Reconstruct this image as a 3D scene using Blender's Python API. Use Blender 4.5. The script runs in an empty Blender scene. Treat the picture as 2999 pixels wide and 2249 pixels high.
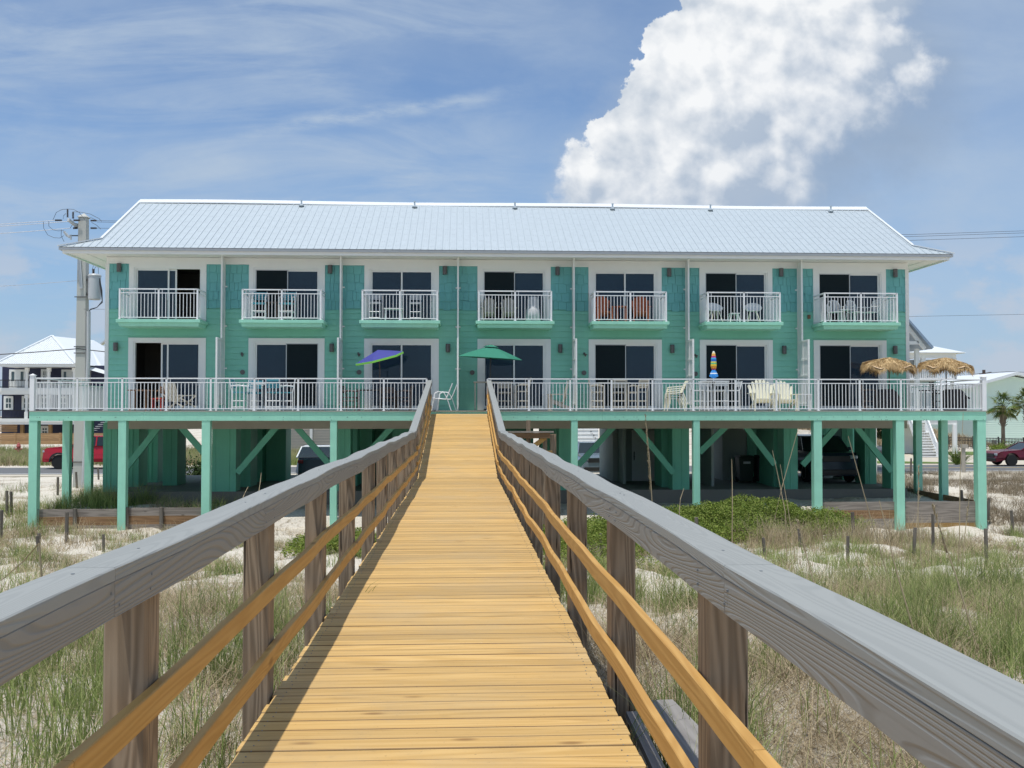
import bpy, bmesh, math, random
import numpy as np
from mathutils import Vector, Matrix
R = math.radians
random.seed(7)
RNG = np.random.default_rng(7)
S = bpy.context.scene
COL = S.collection

# ------------------------------------------------------------------ camera
F_PX, W_PX, H_PX = 2850.0, 2999.0, 2249.0
YAW, PITCH, EYE = R(2.9), math.atan(75.5 / 2850.0), 1.56
cd = bpy.data.cameras.new("camera")
cam = bpy.data.objects.new("camera", cd)
COL.objects.link(cam)
cd.sensor_width = 36.0
cd.lens = 36.0 * F_PX / W_PX
cd.clip_start, cd.clip_end = 0.05, 4000
cam.location = (0, 0, EYE)
cam.rotation_euler = (R(90) + PITCH, 0, -YAW)
S.camera = cam

def ray(px, py):
    r, u = (px - W_PX / 2) / F_PX, (H_PX / 2 - py) / F_PX
    fw = math.cos(PITCH) - u * math.sin(PITCH)
    up = math.sin(PITCH) + u * math.cos(PITCH)
    return (r * math.cos(YAW) + fw * math.sin(YAW), -r * math.sin(YAW) + fw * math.cos(YAW), up)
def at(px, py, Y):            # surveyed point of the photo on the plane at distance Y
    x, y, z = ray(px, py)
    return (x * Y / y, Y, EYE + z * Y / y)
def gx(px, Y, py=1200): return at(px, py, Y)[0]
def gz(py, Y, px=1365): return at(px, py, Y)[2]

# ------------------------------------------------------------------ sun, sky, exposure
SUN = Vector((-0.13, -0.19, 1.0)).normalized()
sun_el = math.asin(SUN.z)
sd = bpy.data.lights.new("sun", 'SUN')
sd.energy, sd.angle, sd.color = 3.6, R(0.53), (1.0, 0.965, 0.90)
so = bpy.data.objects.new("sun", sd)
COL.objects.link(so)
so.rotation_euler = SUN.to_track_quat('Z', 'Y').to_euler()
so.location = (-10, -10, 60)
S.view_settings.view_transform = 'Standard'
S.view_settings.look = 'None'
S.view_settings.exposure = 0.08
S.view_settings.gamma = 1.0
S.view_settings.use_curve_mapping = False
S.render.engine = 'CYCLES'
S.cycles.max_bounces = 6
S.cycles.diffuse_bounces = 4
S.cycles.glossy_bounces = 3
S.cycles.transmission_bounces = 4
S.cycles.transparent_max_bounces = 8
S.cycles.caustics_reflective = False
S.cycles.caustics_refractive = False

class NT:
    def __init__(s, tree):
        s.t = tree; s.n = tree.nodes; s.l = tree.links
    def add(s, typ, **kw):
        n = s.n.new(typ)
        for k, v in kw.items(): setattr(n, k, v)
        return n
    def put(s, sock, v):
        if v is None: return
        if isinstance(v, bpy.types.NodeSocket): s.l.new(v, sock)
        else:
            if isinstance(v, (tuple, list)) and sock.type == 'RGBA' and len(v) == 3: v = (*v, 1)
            sock.default_value = v
    def m(s, op, a, b=None, c=None, clamp=False):
        n = s.add('ShaderNodeMath', operation=op, use_clamp=clamp)
        s.put(n.inputs[0], a); s.put(n.inputs[1], b)
        if c is not None: s.put(n.inputs[2], c)
        return n.outputs[0]
    def vm(s, op, a, b=None):
        n = s.add('ShaderNodeVectorMath', operation=op)
        s.put(n.inputs[0], a)
        if b is not None:
            s.put(n.inputs[3 if op == 'SCALE' else 1], b)
        return n.outputs['Value' if op in ('DISTANCE', 'LENGTH', 'DOT_PRODUCT') else 'Vector']
    def ss(s, x, a, b, lo=0.0, hi=1.0):
        n = s.add('ShaderNodeMapRange', interpolation_type='SMOOTHSTEP')
        s.put(n.inputs[0], x)
        for i, v in zip((1, 2, 3, 4), (a, b, lo, hi)): s.put(n.inputs[i], v)
        return n.outputs[0]
    def noise(s, vec, scale=5, detail=4, rough=0.5, dist=0.0, out='Fac'):
        n = s.add('ShaderNodeTexNoise')
        s.put(n.inputs['Vector'], vec); s.put(n.inputs['Scale'], scale); s.put(n.inputs['Detail'], detail)
        s.put(n.inputs['Roughness'], rough); s.put(n.inputs['Distortion'], dist)
        return n.outputs[0 if out == 'Fac' else 1]
    def vor(s, vec, scale=5, feature='F1'):
        n = s.add('ShaderNodeTexVoronoi', feature=feature)
        s.put(n.inputs['Vector'], vec); s.put(n.inputs['Scale'], scale)
        return n.outputs['Distance']
    def mix(s, f, a, b, blend='MIX'):
        n = s.add('ShaderNodeMix', data_type='RGBA', blend_type=blend)
        s.put(n.inputs[0], f); s.put(n.inputs[6], a); s.put(n.inputs[7], b)
        return n.outputs[2]
    def comb(s, x, y, z=0.0):
        n = s.add('ShaderNodeCombineXYZ')
        s.put(n.inputs[0], x); s.put(n.inputs[1], y); s.put(n.inputs[2], z)
        return n.outputs[0]
    def sep(s, v):
        n = s.add('ShaderNodeSeparateXYZ'); s.put(n.inputs[0], v)
        return n.outputs

world = bpy.data.worlds.new("World")
S.world = world
world.use_nodes = True
w = NT(world.node_tree)
w.n.clear()
sky = w.add('ShaderNodeTexSky', sky_type='NISHITA', sun_disc=False)
sky.sun_elevation = sun_el
sky.sun_rotation = math.atan2(SUN.x, SUN.y)
sky.altitude, sky.air_density, sky.dust_density, sky.ozone_density = 0, 1.0, 0.2, 6.0
tc = w.add('ShaderNodeTexCoord')
d = w.sep(tc.outputs['Generated'])
ay = w.m('MAXIMUM', w.m('ABSOLUTE', d[1]), 0.08)
u, v = w.m('DIVIDE', d[0], ay), w.m('DIVIDE', d[2], ay)
P = w.comb(u, v, 0)
def duv(vx, vy):
    x, y, z = ray(vx * 1.3558, vy * 1.3558)
    return x / y, z / y
K = 1.0 / 2102.0
# towering cumulus: union of round lobes broken up by fractal noise
wob = w.vm('SCALE', w.vm('SUBTRACT', w.noise(P, 16, 6, 0.62, out='Color'), (0.5, 0.5, 0.5)), 0.085)
P2 = w.vm('ADD', P, wob)
P2 = w.vm('MULTIPLY', P2, (1, 1, 0))
lobes = [(1640, 60, 190), (1500, 130, 120), (1420, 185, 75), (1330, 300, 62), (1290, 370, 80), (1420, 330, 130), (1560, 260, 190),
         (1800, 150, 150), (1925, 110, 82), (1700, -60, 200), (1880, -50, 150), (1640, 380, 150), (1350, 420, 110), (1500, 420, 150), (1380, 250, 60), (1262, 430, 70), (1760, 250, 120), (1600, 300, 150), (1960, 150, 80), (1850, 215, 100), (1700, 360, 90)]
D0 = None
for (x, y, r) in lobes:
    a, b = duv(x, y)
    t = w.m('SUBTRACT', 1.0, w.m('DIVIDE', w.vm('DISTANCE', P2, (a, b, 0)), r * K))
    t = w.m('MULTIPLY', t, r / 150.0)
    D0 = t if D0 is None else w.m('SMOOTH_MAX', D0, t, 0.12)
def puff(off):
    q = w.vm('ADD', P, off) if off else P
    n1 = w.noise(q, 13, 8, 0.50, 0.1)
    q2 = w.vm('ADD', q, w.vm('SCALE', w.vm('SUBTRACT', w.noise(q, 26, 4, 0.55, out='Color'), (0.5, 0.5, 0.5)), 0.035))
    v1 = w.m('ADD', w.m('MULTIPLY', w.vor(q2, 17), 0.55), w.m('MULTIPLY', w.vor(q2, 42), 0.30))
    return w.m('SUBTRACT', w.m('MULTIPLY', n1, 0.8), w.m('MULTIPLY', v1, 0.34))
pf, pf2 = puff(None), puff((-0.010, 0.013, 0))
D = w.m('ADD', w.m('MULTIPLY_ADD', D0, 1.5, 0.03), w.m('MULTIPLY', w.m('SUBTRACT', pf, 0.27), 0.55))
cu_, cv_ = duv(1560, 300)
# soft, grey lower right side: alpha widens towards it
soft = w.ss(w.m('SUBTRACT', w.m('SUBTRACT', u, cu_), w.m('MULTIPLY', w.m('SUBTRACT', v, cv_), 1.1)), -0.12, 0.10)
lowsoft = w.ss(v, duv(0, 230)[1], duv(0, 430)[1])
edge = w.m('ADD', w.m('MULTIPLY_ADD', soft, 0.50, 0.07), w.m('MULTIPLY', lowsoft, 0.45))
alpha = w.ss(D, 0.0, edge)
big = w.m('SUBTRACT', w.noise(P2, 8.5, 3, 0.5), w.noise(w.vm('ADD', P2, (-0.03, 0.035, 0)), 8.5, 3, 0.5))
lit = w.m('ADD', w.m('MULTIPLY', w.m('SUBTRACT', pf, pf2), 4.2), w.m('MULTIPLY', big, 1.2))
rise = w.ss(v, duv(0, 430)[1], duv(0, 60)[1])
shade = w.m('ADD', w.m('ADD', w.m('MULTIPLY_ADD', rise, 0.24, 0.55), lit), w.m('MULTIPLY', soft, -0.30), clamp=True)
# wisps right of the cloud and low clouds at the horizon
wn = w.noise(w.vm('MULTIPLY', P, (1, 2.2, 1)), 7, 8, 0.6, 0.3)
low = w.m('MULTIPLY', w.ss(w.noise(w.vm('MULTIPLY', P, (1, 1.7, 1)), 9, 9, 0.58), 0.45, 0.60), w.ss(v, 0.235, 0.12))
side = w.m('MAXIMUM', w.ss(u, -0.20, -0.36), w.ss(u, 0.30, 0.44))
low = w.m('MULTIPLY', w.m('MULTIPLY', low, side), 0.70)
veil = w.ss(wn, 0.30, 0.75)
veil = w.m('MULTIPLY', veil, 0.22)
vn = w.m('MULTIPLY_ADD', w.noise(w.vm('MULTIPLY', w.vm('ADD', P, w.vm('SCALE', w.noise(P, 3, 3, out='Color'), 0.15)), (1, 2.5, 1)), 4.5, 7, 0.55), 1.1, -0.15)
vtop = w.m('MULTIPLY', w.ss(v, 0.30, 0.39), 0.42)
vlow = w.m('MULTIPLY', w.ss(w.m('ABSOLUTE', w.m('SUBTRACT', v, 0.245)), 0.07, 0.01), 0.45)
veil = w.m('ADD', veil, w.m('MULTIPLY', w.m('ADD', vtop, vlow), vn))
rv = w.m('MULTIPLY', w.ss(u, 0.16, 0.32), 0.30)
# cirrus streaks
str_n = w.noise(w.vm('MULTIPLY', P, (1.0, 5.0, 1)), 3.2, 9, 0.62, 0.8)
cir = w.m('MULTIPLY', w.ss(str_n, 0.38, 0.72), w.ss(u, 0.16, -0.02))
a, b = duv(480, 292); a2, b2 = duv(1150, 197)
tt = w.m('DIVIDE', w.m('SUBTRACT', u, a), a2 - a)
ly = w.m('ADD', w.m('MULTIPLY_ADD', tt, b2 - b, b), w.m('MULTIPLY', w.m('SUBTRACT', w.noise(P, 8, 5, 0.6), 0.5), 0.02))
band = w.ss(w.m('ABSOLUTE', w.m('SUBTRACT', v, ly)), 0.013, 0.0)
band = w.m('MULTIPLY', w.m('MULTIPLY', band, w.ss(tt, -0.15, 0.35)), w.ss(tt, 1.05, 0.7))
band = w.m('MULTIPLY', band, w.ss(w.noise(w.vm('MULTIPLY', P, (2, 6, 1)), 9, 6, 0.6), 0.25, 0.7))
thin = w.m('ADD', w.m('ADD', w.m('MULTIPLY', cir, 0.48), w.m('MULTIPLY', band, 0.75)), w.m('ADD', veil, rv), clamp=True)
bg1 = w.add('ShaderNodeBackground'); w.put(bg1.inputs[0], sky.outputs[0]); bg1.inputs[1].default_value = 0.125
bgv = w.add('ShaderNodeBackground'); w.put(bgv.inputs[0], (0.56, 0.68, 0.83)); bgv.inputs[1].default_value = 0.80
bgl = w.add('ShaderNodeBackground'); w.put(bgl.inputs[0], (0.52, 0.58, 0.68)); bgl.inputs[1].default_value = 0.95
bgc = w.add('ShaderNodeBackground'); w.put(bgc.inputs[0], w.mix(shade, w.mix(w.m('MAXIMUM', soft, w.m('MULTIPLY', lowsoft, 0.6)), (0.56, 0.63, 0.72), (0.43, 0.52, 0.65)), (0.95, 0.965, 0.98))); bgc.inputs[1].default_value = 0.93
def mixs(f, a, b):
    n = w.add('ShaderNodeMixShader'); w.put(n.inputs[0], f); w.l.new(a, n.inputs[1]); w.l.new(b, n.inputs[2]); return n.outputs[0]
bgh = w.add('ShaderNodeBackground'); w.put(bgh.inputs[0], (0.26, 0.45, 0.74)); bgh.inputs[1].default_value = 0.80
sh = mixs(w.m('MULTIPLY', w.ss(v, 0.34, 0.0), 0.62), bg1.outputs[0], bgh.outputs[0])
sh = mixs(thin, sh, bgv.outputs[0])
sh = mixs(low, sh, bgl.outputs[0])
hz_ = None
for (x, y, r) in ((1480, 360, 300), (1700, 300, 280), (1900, 200, 260), (1780, 60, 330), (1330, 400, 170)):
    a, b = duv(x, y); t = w.ss(w.vm('DISTANCE', P2, (a, b, 0)), r * K, r * K * 0.35)
    hz_ = t if hz_ is None else w.m('MAXIMUM', hz_, t)
hz_ = w.m('MULTIPLY', hz_, w.m('MULTIPLY_ADD', w.noise(P, 11, 7, 0.6), 0.75, 0.22))
bgz = w.add('ShaderNodeBackground'); w.put(bgz.inputs[0], w.mix(w.ss(u, 0.05, 0.40), (0.58, 0.65, 0.74), (0.33, 0.43, 0.58))); bgz.inputs[1].default_value = 0.84
sh = mixs(w.m('MULTIPLY', hz_, w.ss(d[1], 0.0, 0.1)), sh, bgz.outputs[0])
alpha = w.m('MULTIPLY', alpha, w.m('MULTIPLY', w.ss(d[1], 0.0, 0.1), w.m('MULTIPLY_ADD', soft, -0.12, 1.0)))
sh = mixs(alpha, sh, bgc.outputs[0])
wo = w.add('ShaderNodeOutputWorld')
w.l.new(sh, wo.inputs[0])

# ------------------------------------------------------------------ mesh helpers
class MB:
    def __init__(s): s.v, s.f = [], []
    def raw(s, vs, fs):
        o = len(s.v); s.v += [tuple(p) for p in vs]; s.f += [tuple(i + o for i in f) for f in fs]; return s
    BF = [(0, 3, 2, 1), (4, 5, 6, 7), (0, 1, 5, 4), (1, 2, 6, 5), (2, 3, 7, 6), (3, 0, 4, 7)]
    def box(s, x0, y0, z0, x1, y1, z1):
        return s.raw([(x0, y0, z0), (x1, y0, z0), (x1, y1, z0), (x0, y1, z0), (x0, y0, z1), (x1, y0, z1), (x1, y1, z1), (x0, y1, z1)], s.BF)
    def cb(s, c, sx, sy, sz, rot=None):
        vs = [Vector((a * sx / 2, b * sy / 2, d * sz / 2)) for d in (-1, 1) for a, b in ((-1, -1), (1, -1), (1, 1), (-1, 1))]
        if rot: vs = [rot @ q for q in vs]
        c = Vector(c)
        return s.raw([q + c for q in vs], s.BF)
    def bar(s, p, q, wd, ht, up=(0, 0, 1)):
        p, q = Vector(p), Vector(q); dd = (q - p).normalized(); up = Vector(up)
        if abs(dd.dot(up)) > 0.98: up = Vector((0, 1, 0))
        sd_ = dd.cross(up).normalized(); u2 = sd_.cross(dd)
        a, b = sd_ * wd / 2, u2 * ht / 2
        return s.raw([p - a - b, p + a - b, q + a - b, q - a - b, p - a + b, p + a + b, q + a + b, q - a + b], s.BF)
    def tube(s, pts, r, n=6, r2=None):
        pts = [Vector(p) for p in pts]; m = len(pts); vs, fs = [], []
        for i, p in enumerate(pts):
            t = (pts[min(i + 1, m - 1)] - pts[max(i - 1, 0)]).normalized()
            ref = Vector((0, 0, 1)) if abs(t.z) < 0.95 else Vector((1, 0, 0))
            a = t.cross(ref).normalized(); b = t.cross(a)
            rr = r if r2 is None else r + (r2 - r) * i / max(1, m - 1)
            for k in range(n):
                an = 2 * math.pi * k / n
                vs.append(p + a * math.cos(an) * rr + b * math.sin(an) * rr)
        for i in range(m - 1):
            for k in range(n):
                k2 = (k + 1) % n
                fs.append((i * n + k, i * n + k2, (i + 1) * n + k2, (i + 1) * n + k))
        fs.append(tuple(range(n - 1, -1, -1))); fs.append(tuple((m - 1) * n + k for k in range(n)))
        return s.raw(vs, fs)
    def lathe(s, prof, n=16, c=(0, 0, 0), axis='z'):
        vs, fs = [], []
        for (r, h) in prof:
            for k in range(n):
                an = 2 * math.pi * k / n; a, b = r * math.cos(an), r * math.sin(an)
                q = {'z': (a, b, h), 'y': (a, h, b), 'x': (h, a, b)}[axis]
                vs.append((q[0] + c[0], q[1] + c[1], q[2] + c[2]))
        m = len(prof)
        for i in range(m - 1):
            for k in range(n):
                k2 = (k + 1) % n
                fs.append((i * n + k, i * n + k2, (i + 1) * n + k2, (i + 1) * n + k))
        fs.append(tuple(range(n - 1, -1, -1))); fs.append(tuple((m - 1) * n + k for k in range(n)))
        return s.raw(vs, fs)
    def prism(s, poly, a, b, axis='y', inset=0.0):   # poly in the plane normal to axis
        n = len(poly); vs = []
        for t in (a, b):
            for (p, q) in poly:
                vs.append({'y': (p, t, q), 'x': (t, p, q), 'z': (p, q, t)}[axis])
        return s.raw(vs, [tuple(range(n)), tuple(range(2 * n - 1, n - 1, -1))] + [(i, i + n, (i + 1) % n + n, (i + 1) % n) for i in range(n)])
    def build(s, name, mat, parent=None, bevel=0.0, smooth=False, recalc=True):
        me = bpy.data.meshes.new(name)
        me.from_pydata(s.v, [], s.f)
        if recalc:
            bm = bmesh.new(); bm.from_mesh(me); bmesh.ops.recalc_face_normals(bm, faces=bm.faces); bm.to_mesh(me); bm.free()
        me.materials.append(mat)
        if smooth: me.polygons.foreach_set('use_smooth', [True] * len(me.polygons))
        o = bpy.data.objects.new(name, me); COL.objects.link(o)
        if parent is not None: o.parent = parent
        if bevel:
            md = o.modifiers.new('bevel', 'BEVEL'); md.width = bevel; md.segments = 2; md.limit_method = 'ANGLE'
        return o

def tag(o, label, cat=None, group=None, kind=None):
    if label: o['label'] = label
    if cat: o['category'] = cat
    if group: o['group'] = group
    if kind: o['kind'] = kind
    return o
def thing(name, label, cat, loc=(0, 0, 0), rz=0.0, group=None):
    o = bpy.data.objects.new(name, None); COL.objects.link(o)
    o.location = loc; o.rotation_euler = (0, 0, rz); o.empty_display_size = 0.2
    return tag(o, label, cat, group)
def dup(root, loc, rz, label, group=None, scale=None):
    r = root.copy(); COL.objects.link(r); r.location = loc; r.rotation_euler = (0, 0, rz); r['label'] = label
    if group: r['group'] = group
    if scale: r.scale = (scale,) * 3
    for ch in list(root.children):
        c = ch.copy(); COL.objects.link(c); c.parent = r
        for g in ch.children:
            e = g.copy(); COL.objects.link(e); e.parent = c
    return r

# ------------------------------------------------------------------ materials
def mat(name, rough=0.6, metal=0.0, spec=0.5):
    m = bpy.data.materials.new(name); m.use_nodes = True
    t = NT(m.node_tree); b = m.node_tree.nodes['Principled BSDF']
    b.inputs['Roughness'].default_value = rough; b.inputs['Metallic'].default_value = metal
    b.inputs['Specular IOR Level'].default_value = spec
    return m, t, b
def bump(t, b, h, strength=0.3, dist=0.01):
    n = t.add('ShaderNodeBump'); n.inputs['Strength'].default_value = strength; n.inputs['Distance'].default_value = dist
    t.l.new(h, n.inputs['Height']); t.l.new(n.outputs[0], b.inputs['Normal'])
def paint(name, c, rough=0.5, var=0.12, scale=3.0, bmp=0.08, metal=0.0, streak=0.0):
    m, t, b = mat(name, rough, metal)
    co = t.add('ShaderNodeTexCoord').outputs['Object']
    n = t.noise(co, scale, 6, 0.6)
    f = t.m('MULTIPLY_ADD', t.m('SUBTRACT', n, 0.5), var * 2, 1.0)
    if streak:
        s2 = t.noise(t.vm('MULTIPLY', co, (14, 14, 0.6)), 1.0, 4, 0.6)
        f = t.m('MULTIPLY', f, t.m('MULTIPLY_ADD', t.m('SUBTRACT', s2, 0.5), streak * 2, 1.0))
    t.put(b.inputs['Base Color'], t.vm('SCALE', c, f))
    if bmp: bump(t, b, t.noise(co, scale * 12, 4, 0.6), bmp, 0.004)
    return m
def wood(name, c1, c2, axis, stretch=14.0, rings=9.0, rough=0.7, island=0.25, knots=True, bmp=0.3, dark=None, fine=60.0, thin=False, edge=None, crack=False, grime=0.0):
    m, t, b = mat(name, rough, 0, 0.3)
    co = t.add('ShaderNodeTexCoord').outputs['Object']
    ri = t.add('ShaderNodeNewGeometry').outputs['Random Per Island']
    co = t.vm('ADD', co, t.vm('SCALE', (37.0, 19.0, 53.0), ri))
    sc = [1.0, 1.0, 1.0]; sc['xyz'.index(axis)] = 1.0 / stretch
    q = t.vm('MULTIPLY', co, tuple(sc))
    field = t.noise(q, 5.0 if thin else 6.0, 1 if thin else 2, 0.4, 0.2)
    ring = t.m('SINE', t.m('MULTIPLY', field, rings * 6.283))
    ring = t.m('MULTIPLY_ADD', ring, 0.5, 0.5)
    if thin: ring = t.ss(ring, 0.0, 0.55)
    fib = t.noise(t.vm('MULTIPLY', co, tuple(k if k < 1 else 1.0 for k in [(1.0 / 30 if i == 'xyz'.index(axis) else 1.0) for i in range(3)])), fine, 3, 0.6)
    g = t.m('MULTIPLY_ADD', fib, 0.5, t.m('MULTIPLY', ring, 0.5))
    col = t.mix(g, c1, c2)
    if knots:
        kq = t.vm('MULTIPLY', co, tuple(0.35 if i == 'xyz'.index(axis) else 1.0 for i in range(3)))
        kn = t.ss(t.vor(kq, 4.2), 0.13, 0.03)
        col = t.mix(t.m('MULTIPLY', kn, 0.75), col, dark or tuple(x * 0.35 for x in c1))
        st = t.ss(t.noise(t.vm('MULTIPLY', co, tuple(0.18 if i == 'xyz'.index(axis) else 1.0 for i in range(3))), 9, 5, 0.6), 0.60, 0.78)
        col = t.mix(t.m('MULTIPLY', st, 0.35), col, dark or tuple(x * 0.45 for x in c1))
    if crack:
        ck = t.noise(t.vm('MULTIPLY', co, tuple(0.05 if i == 'xyz'.index(axis) else 1.0 for i in range(3))), 26, 3, 0.5)
        col = t.mix(t.ss(ck, 0.665, 0.70), col, tuple(x * 0.2 for x in c1))
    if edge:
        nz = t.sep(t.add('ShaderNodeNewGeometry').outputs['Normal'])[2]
        gap_shade = t.m('MULTIPLY', t.ss(t.m('ABSOLUTE', nz), 0.93, 0.75), t.m('MULTIPLY_ADD', t.m('FRACT', t.m('MULTIPLY', ri, 17.3)), 0.5, 0.5))
        col = t.mix(gap_shade, col, edge)  # side faces coloured dark to paint in the shade of the plank gaps
    v_ = t.m('MULTIPLY_ADD', t.m('SUBTRACT', ri, 0.5), island * 2, 1.0)
    if grime:
        c0 = t.add('ShaderNodeTexCoord').outputs['Object']
        g1 = t.ss(t.noise(c0, 0.9, 6, 0.65), 0.42, 0.70); g2 = t.ss(t.noise(t.vm('MULTIPLY', c0, (1, 2, 1)), 7, 7, 0.7), 0.56, 0.72); g3 = t.ss(t.noise(co, 55, 3, 0.6), 0.68, 0.74)
        col = t.mix(t.m('MULTIPLY', g1, grime), col, (0.40, 0.30, 0.17)); col = t.mix(t.m('MULTIPLY', g2, grime * 0.8), col, (0.30, 0.21, 0.11)); col = t.mix(t.m('MULTIPLY', g3, 0.5), col, (0.10, 0.06, 0.03))
        col = t.mix(t.m('MULTIPLY', t.ss(t.noise(t.vm('ADD', c0, (9, 3, 1)), 11, 6, 0.7), 0.66, 0.76), 0.35), col, (0.75, 0.68, 0.55))
    t.put(b.inputs['Base Color'], t.vm('SCALE', col, v_))
    if bmp: bump(t, b, g, bmp, 0.004)
    return m
def plain(name, c, rough=0.5, metal=0.0, spec=0.5):
    m, t, b = mat(name, rough, metal, spec)
    co = t.add('ShaderNodeTexCoord').outputs['Object']
    f = t.m('MULTIPLY_ADD', t.m('SUBTRACT', t.noise(co, 9, 4), 0.5), 0.16, 1.0)
    t.put(b.inputs['Base Color'], t.vm('SCALE', c, f))
    return m

M = {}
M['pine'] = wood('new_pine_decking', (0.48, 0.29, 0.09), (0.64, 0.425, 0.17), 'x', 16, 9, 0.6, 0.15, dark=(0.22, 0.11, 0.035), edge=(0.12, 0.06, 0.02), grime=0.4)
M['pine_y'] = wood('new_pine_rail', (0.47, 0.25, 0.065), (0.62, 0.37, 0.12), 'y', 18, 14, 0.6, 0.10, dark=(0.25, 0.12, 0.03))
M['grey_rail'] = wood('grey_painted_rail_board', (0.215, 0.212, 0.197), (0.30, 0.297, 0.28), 'y', 16, 42, 0.6, 0.05, knots=False, bmp=0.8, fine=24, thin=True)
M['grey_cap'] = wood('grey_painted_cap_lit', (0.265, 0.275, 0.265), (0.315, 0.325, 0.312), 'y', 16, 38, 0.6, 0.05, knots=False, bmp=0.5, fine=24, thin=True)  # rail board's grey lightened, so the sunlit top is partly in the colour
M['old_post'] = wood('weathered_post', (0.13, 0.094, 0.062), (0.37, 0.285, 0.20), 'z', 14, 14, 0.85, 0.28, bmp=0.8, crack=True)
M['old_y'] = wood('weathered_plank', (0.16, 0.15, 0.145), (0.30, 0.285, 0.27), 'y', 14, 7, 0.85, 0.2, bmp=0.6)
M['old_x'] = wood('weathered_board', (0.15, 0.13, 0.11), (0.34, 0.30, 0.26), 'x', 14, 6, 0.85, 0.35, bmp=0.6)
M['brown_x'] = wood('brown_retaining_board', (0.16, 0.09, 0.045), (0.34, 0.21, 0.11), 'x', 14, 6, 0.85, 0.3, bmp=0.6)
M['fence_x'] = wood('cedar_fence_board', (0.30, 0.18, 0.085), (0.42, 0.27, 0.14), 'x', 12, 5, 0.8, 0.2)
M['stake'] = wood('stake_wood', (0.08, 0.07, 0.06), (0.20, 0.18, 0.15), 'z', 12, 5, 0.9, 0.2)
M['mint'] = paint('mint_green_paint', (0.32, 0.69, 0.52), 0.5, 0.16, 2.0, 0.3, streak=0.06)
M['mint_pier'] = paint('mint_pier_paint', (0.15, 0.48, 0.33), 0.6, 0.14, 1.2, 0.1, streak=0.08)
M['clap'] = paint('green_clapboard', (0.22, 0.56, 0.425), 0.55, 0.10, 1.3, 0.1, streak=0.05)
M['shingle'] = paint('teal_shingle', (0.15, 0.44, 0.42), 0.6, 0.09, 2.0, 0.15)
M['trim'] = paint('white_trim', (0.80, 0.81, 0.78), 0.5, 0.04, 2.0, 0.05)
M['white'] = paint('white_metal', (0.82, 0.83, 0.83), 0.35, 0.03, 2.0, 0.0)
M['plastic'] = paint('white_plastic', (0.76, 0.77, 0.76), 0.4, 0.05, 3.0, 0.0)
M['cream'] = paint('cream_plastic', (0.80, 0.77, 0.60), 0.45, 0.05, 3.0, 0.0)
M['beige'] = paint('beige_poly_wood', (0.42, 0.39, 0.32), 0.6, 0.08, 3.0, 0.0)
M['orange'] = paint('orange_stained_wood', (0.46, 0.11, 0.035), 0.55, 0.15, 4.0, 0.1)
M['darkwood'] = paint('dark_wood', (0.075, 0.05, 0.04), 0.6, 0.2, 4.0, 0.1)
M['midwood'] = paint('brown_wood', (0.22, 0.12, 0.06), 0.6, 0.2, 4.0, 0.1)
M['teal'] = paint('teal_webbing', (0.06, 0.30, 0.36), 0.6, 0.2, 14.0, 0.1)
M['black'] = plain('black_cover', (0.022, 0.022, 0.026), 0.75)
M['blk_metal'] = plain('black_metal', (0.02, 0.02, 0.022), 0.4)
M['bronze'] = plain('dark_bronze', (0.12, 0.115, 0.11), 0.45, 0.3)
M['tanbeam'] = paint('grey_tan_beam', (0.42, 0.385, 0.33), 0.8, 0.12, 2.0, 0.2)
M['concrete'] = paint('concrete', (0.38, 0.37, 0.34), 0.85, 0.15, 1.0, 0.3)
M['pole'] = paint('pale_concrete_pole', (0.50, 0.50, 0.46), 0.85, 0.06, 0.8, 0.2)
M['drive'] = paint('driveway_concrete', (0.52, 0.47, 0.38), 0.9, 0.10, 0.5, 0.2)
M['asphalt'] = paint('asphalt', (0.13, 0.135, 0.14), 0.9, 0.12, 0.7, 0.3)
M['yellow'] = plain('yellow_road_paint', (0.60, 0.42, 0.10), 0.7)
M['wpaint'] = plain('white_road_paint', (0.72, 0.72, 0.70), 0.7)
M['steel'] = plain('galvanised_steel', (0.35, 0.36, 0.37), 0.4, 0.8)
M['grey'] = paint('grey_painted_metal', (0.50, 0.52, 0.53), 0.4, 0.08, 4.0, 0.0)
M['porcelain'] = plain('brown_porcelain', (0.07, 0.055, 0.05), 0.2)
M['wire'] = plain('cable', (0.05, 0.05, 0.055), 0.6)
M['alu_wire'] = plain('aluminium_cable', (0.45, 0.46, 0.48), 0.4, 0.5)
M['navy'] = paint('navy_siding', (0.022, 0.026, 0.065), 0.6, 0.1, 1.0, 0.1)
M['farglass'] = plain('window_glass_far', (0.08, 0.12, 0.13), 0.08)
M['screen'] = plain('insect_screen', (0.010, 0.018, 0.022), 0.9, 0, 0.2)
M['room'] = plain('dim_interior', (0.16, 0.15, 0.13), 0.9)
M['lawn'] = paint('lawn', (0.13, 0.20, 0.05), 0.95, 0.3, 3.0, 0.5)
M['red'] = paint('red_car_paint', (0.42, 0.012, 0.025), 0.22, 0.03, 1.0, 0.0)
M['darkred'] = paint('dark_red_car_paint', (0.12, 0.006, 0.018), 0.18, 0.03, 1.0, 0.0)
M['blueblack'] = paint('blue_black_car_paint', (0.02, 0.035, 0.055), 0.2, 0.03, 1.0, 0.0)
M['carwhite'] = paint('white_car_paint', (0.75, 0.77, 0.80), 0.25, 0.03, 1.0, 0.0)
M['silver'] = paint('silver_blue_car_paint', (0.20, 0.25, 0.30), 0.25, 0.03, 1.0, 0.0, metal=0.4)
M['carglass'] = plain('car_glass', (0.02, 0.03, 0.035), 0.04)
M['tyre'] = plain('tyre_rubber', (0.018, 0.018, 0.018), 0.85)
M['rim'] = plain('wheel_rim', (0.5, 0.5, 0.52), 0.3, 0.8)
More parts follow.
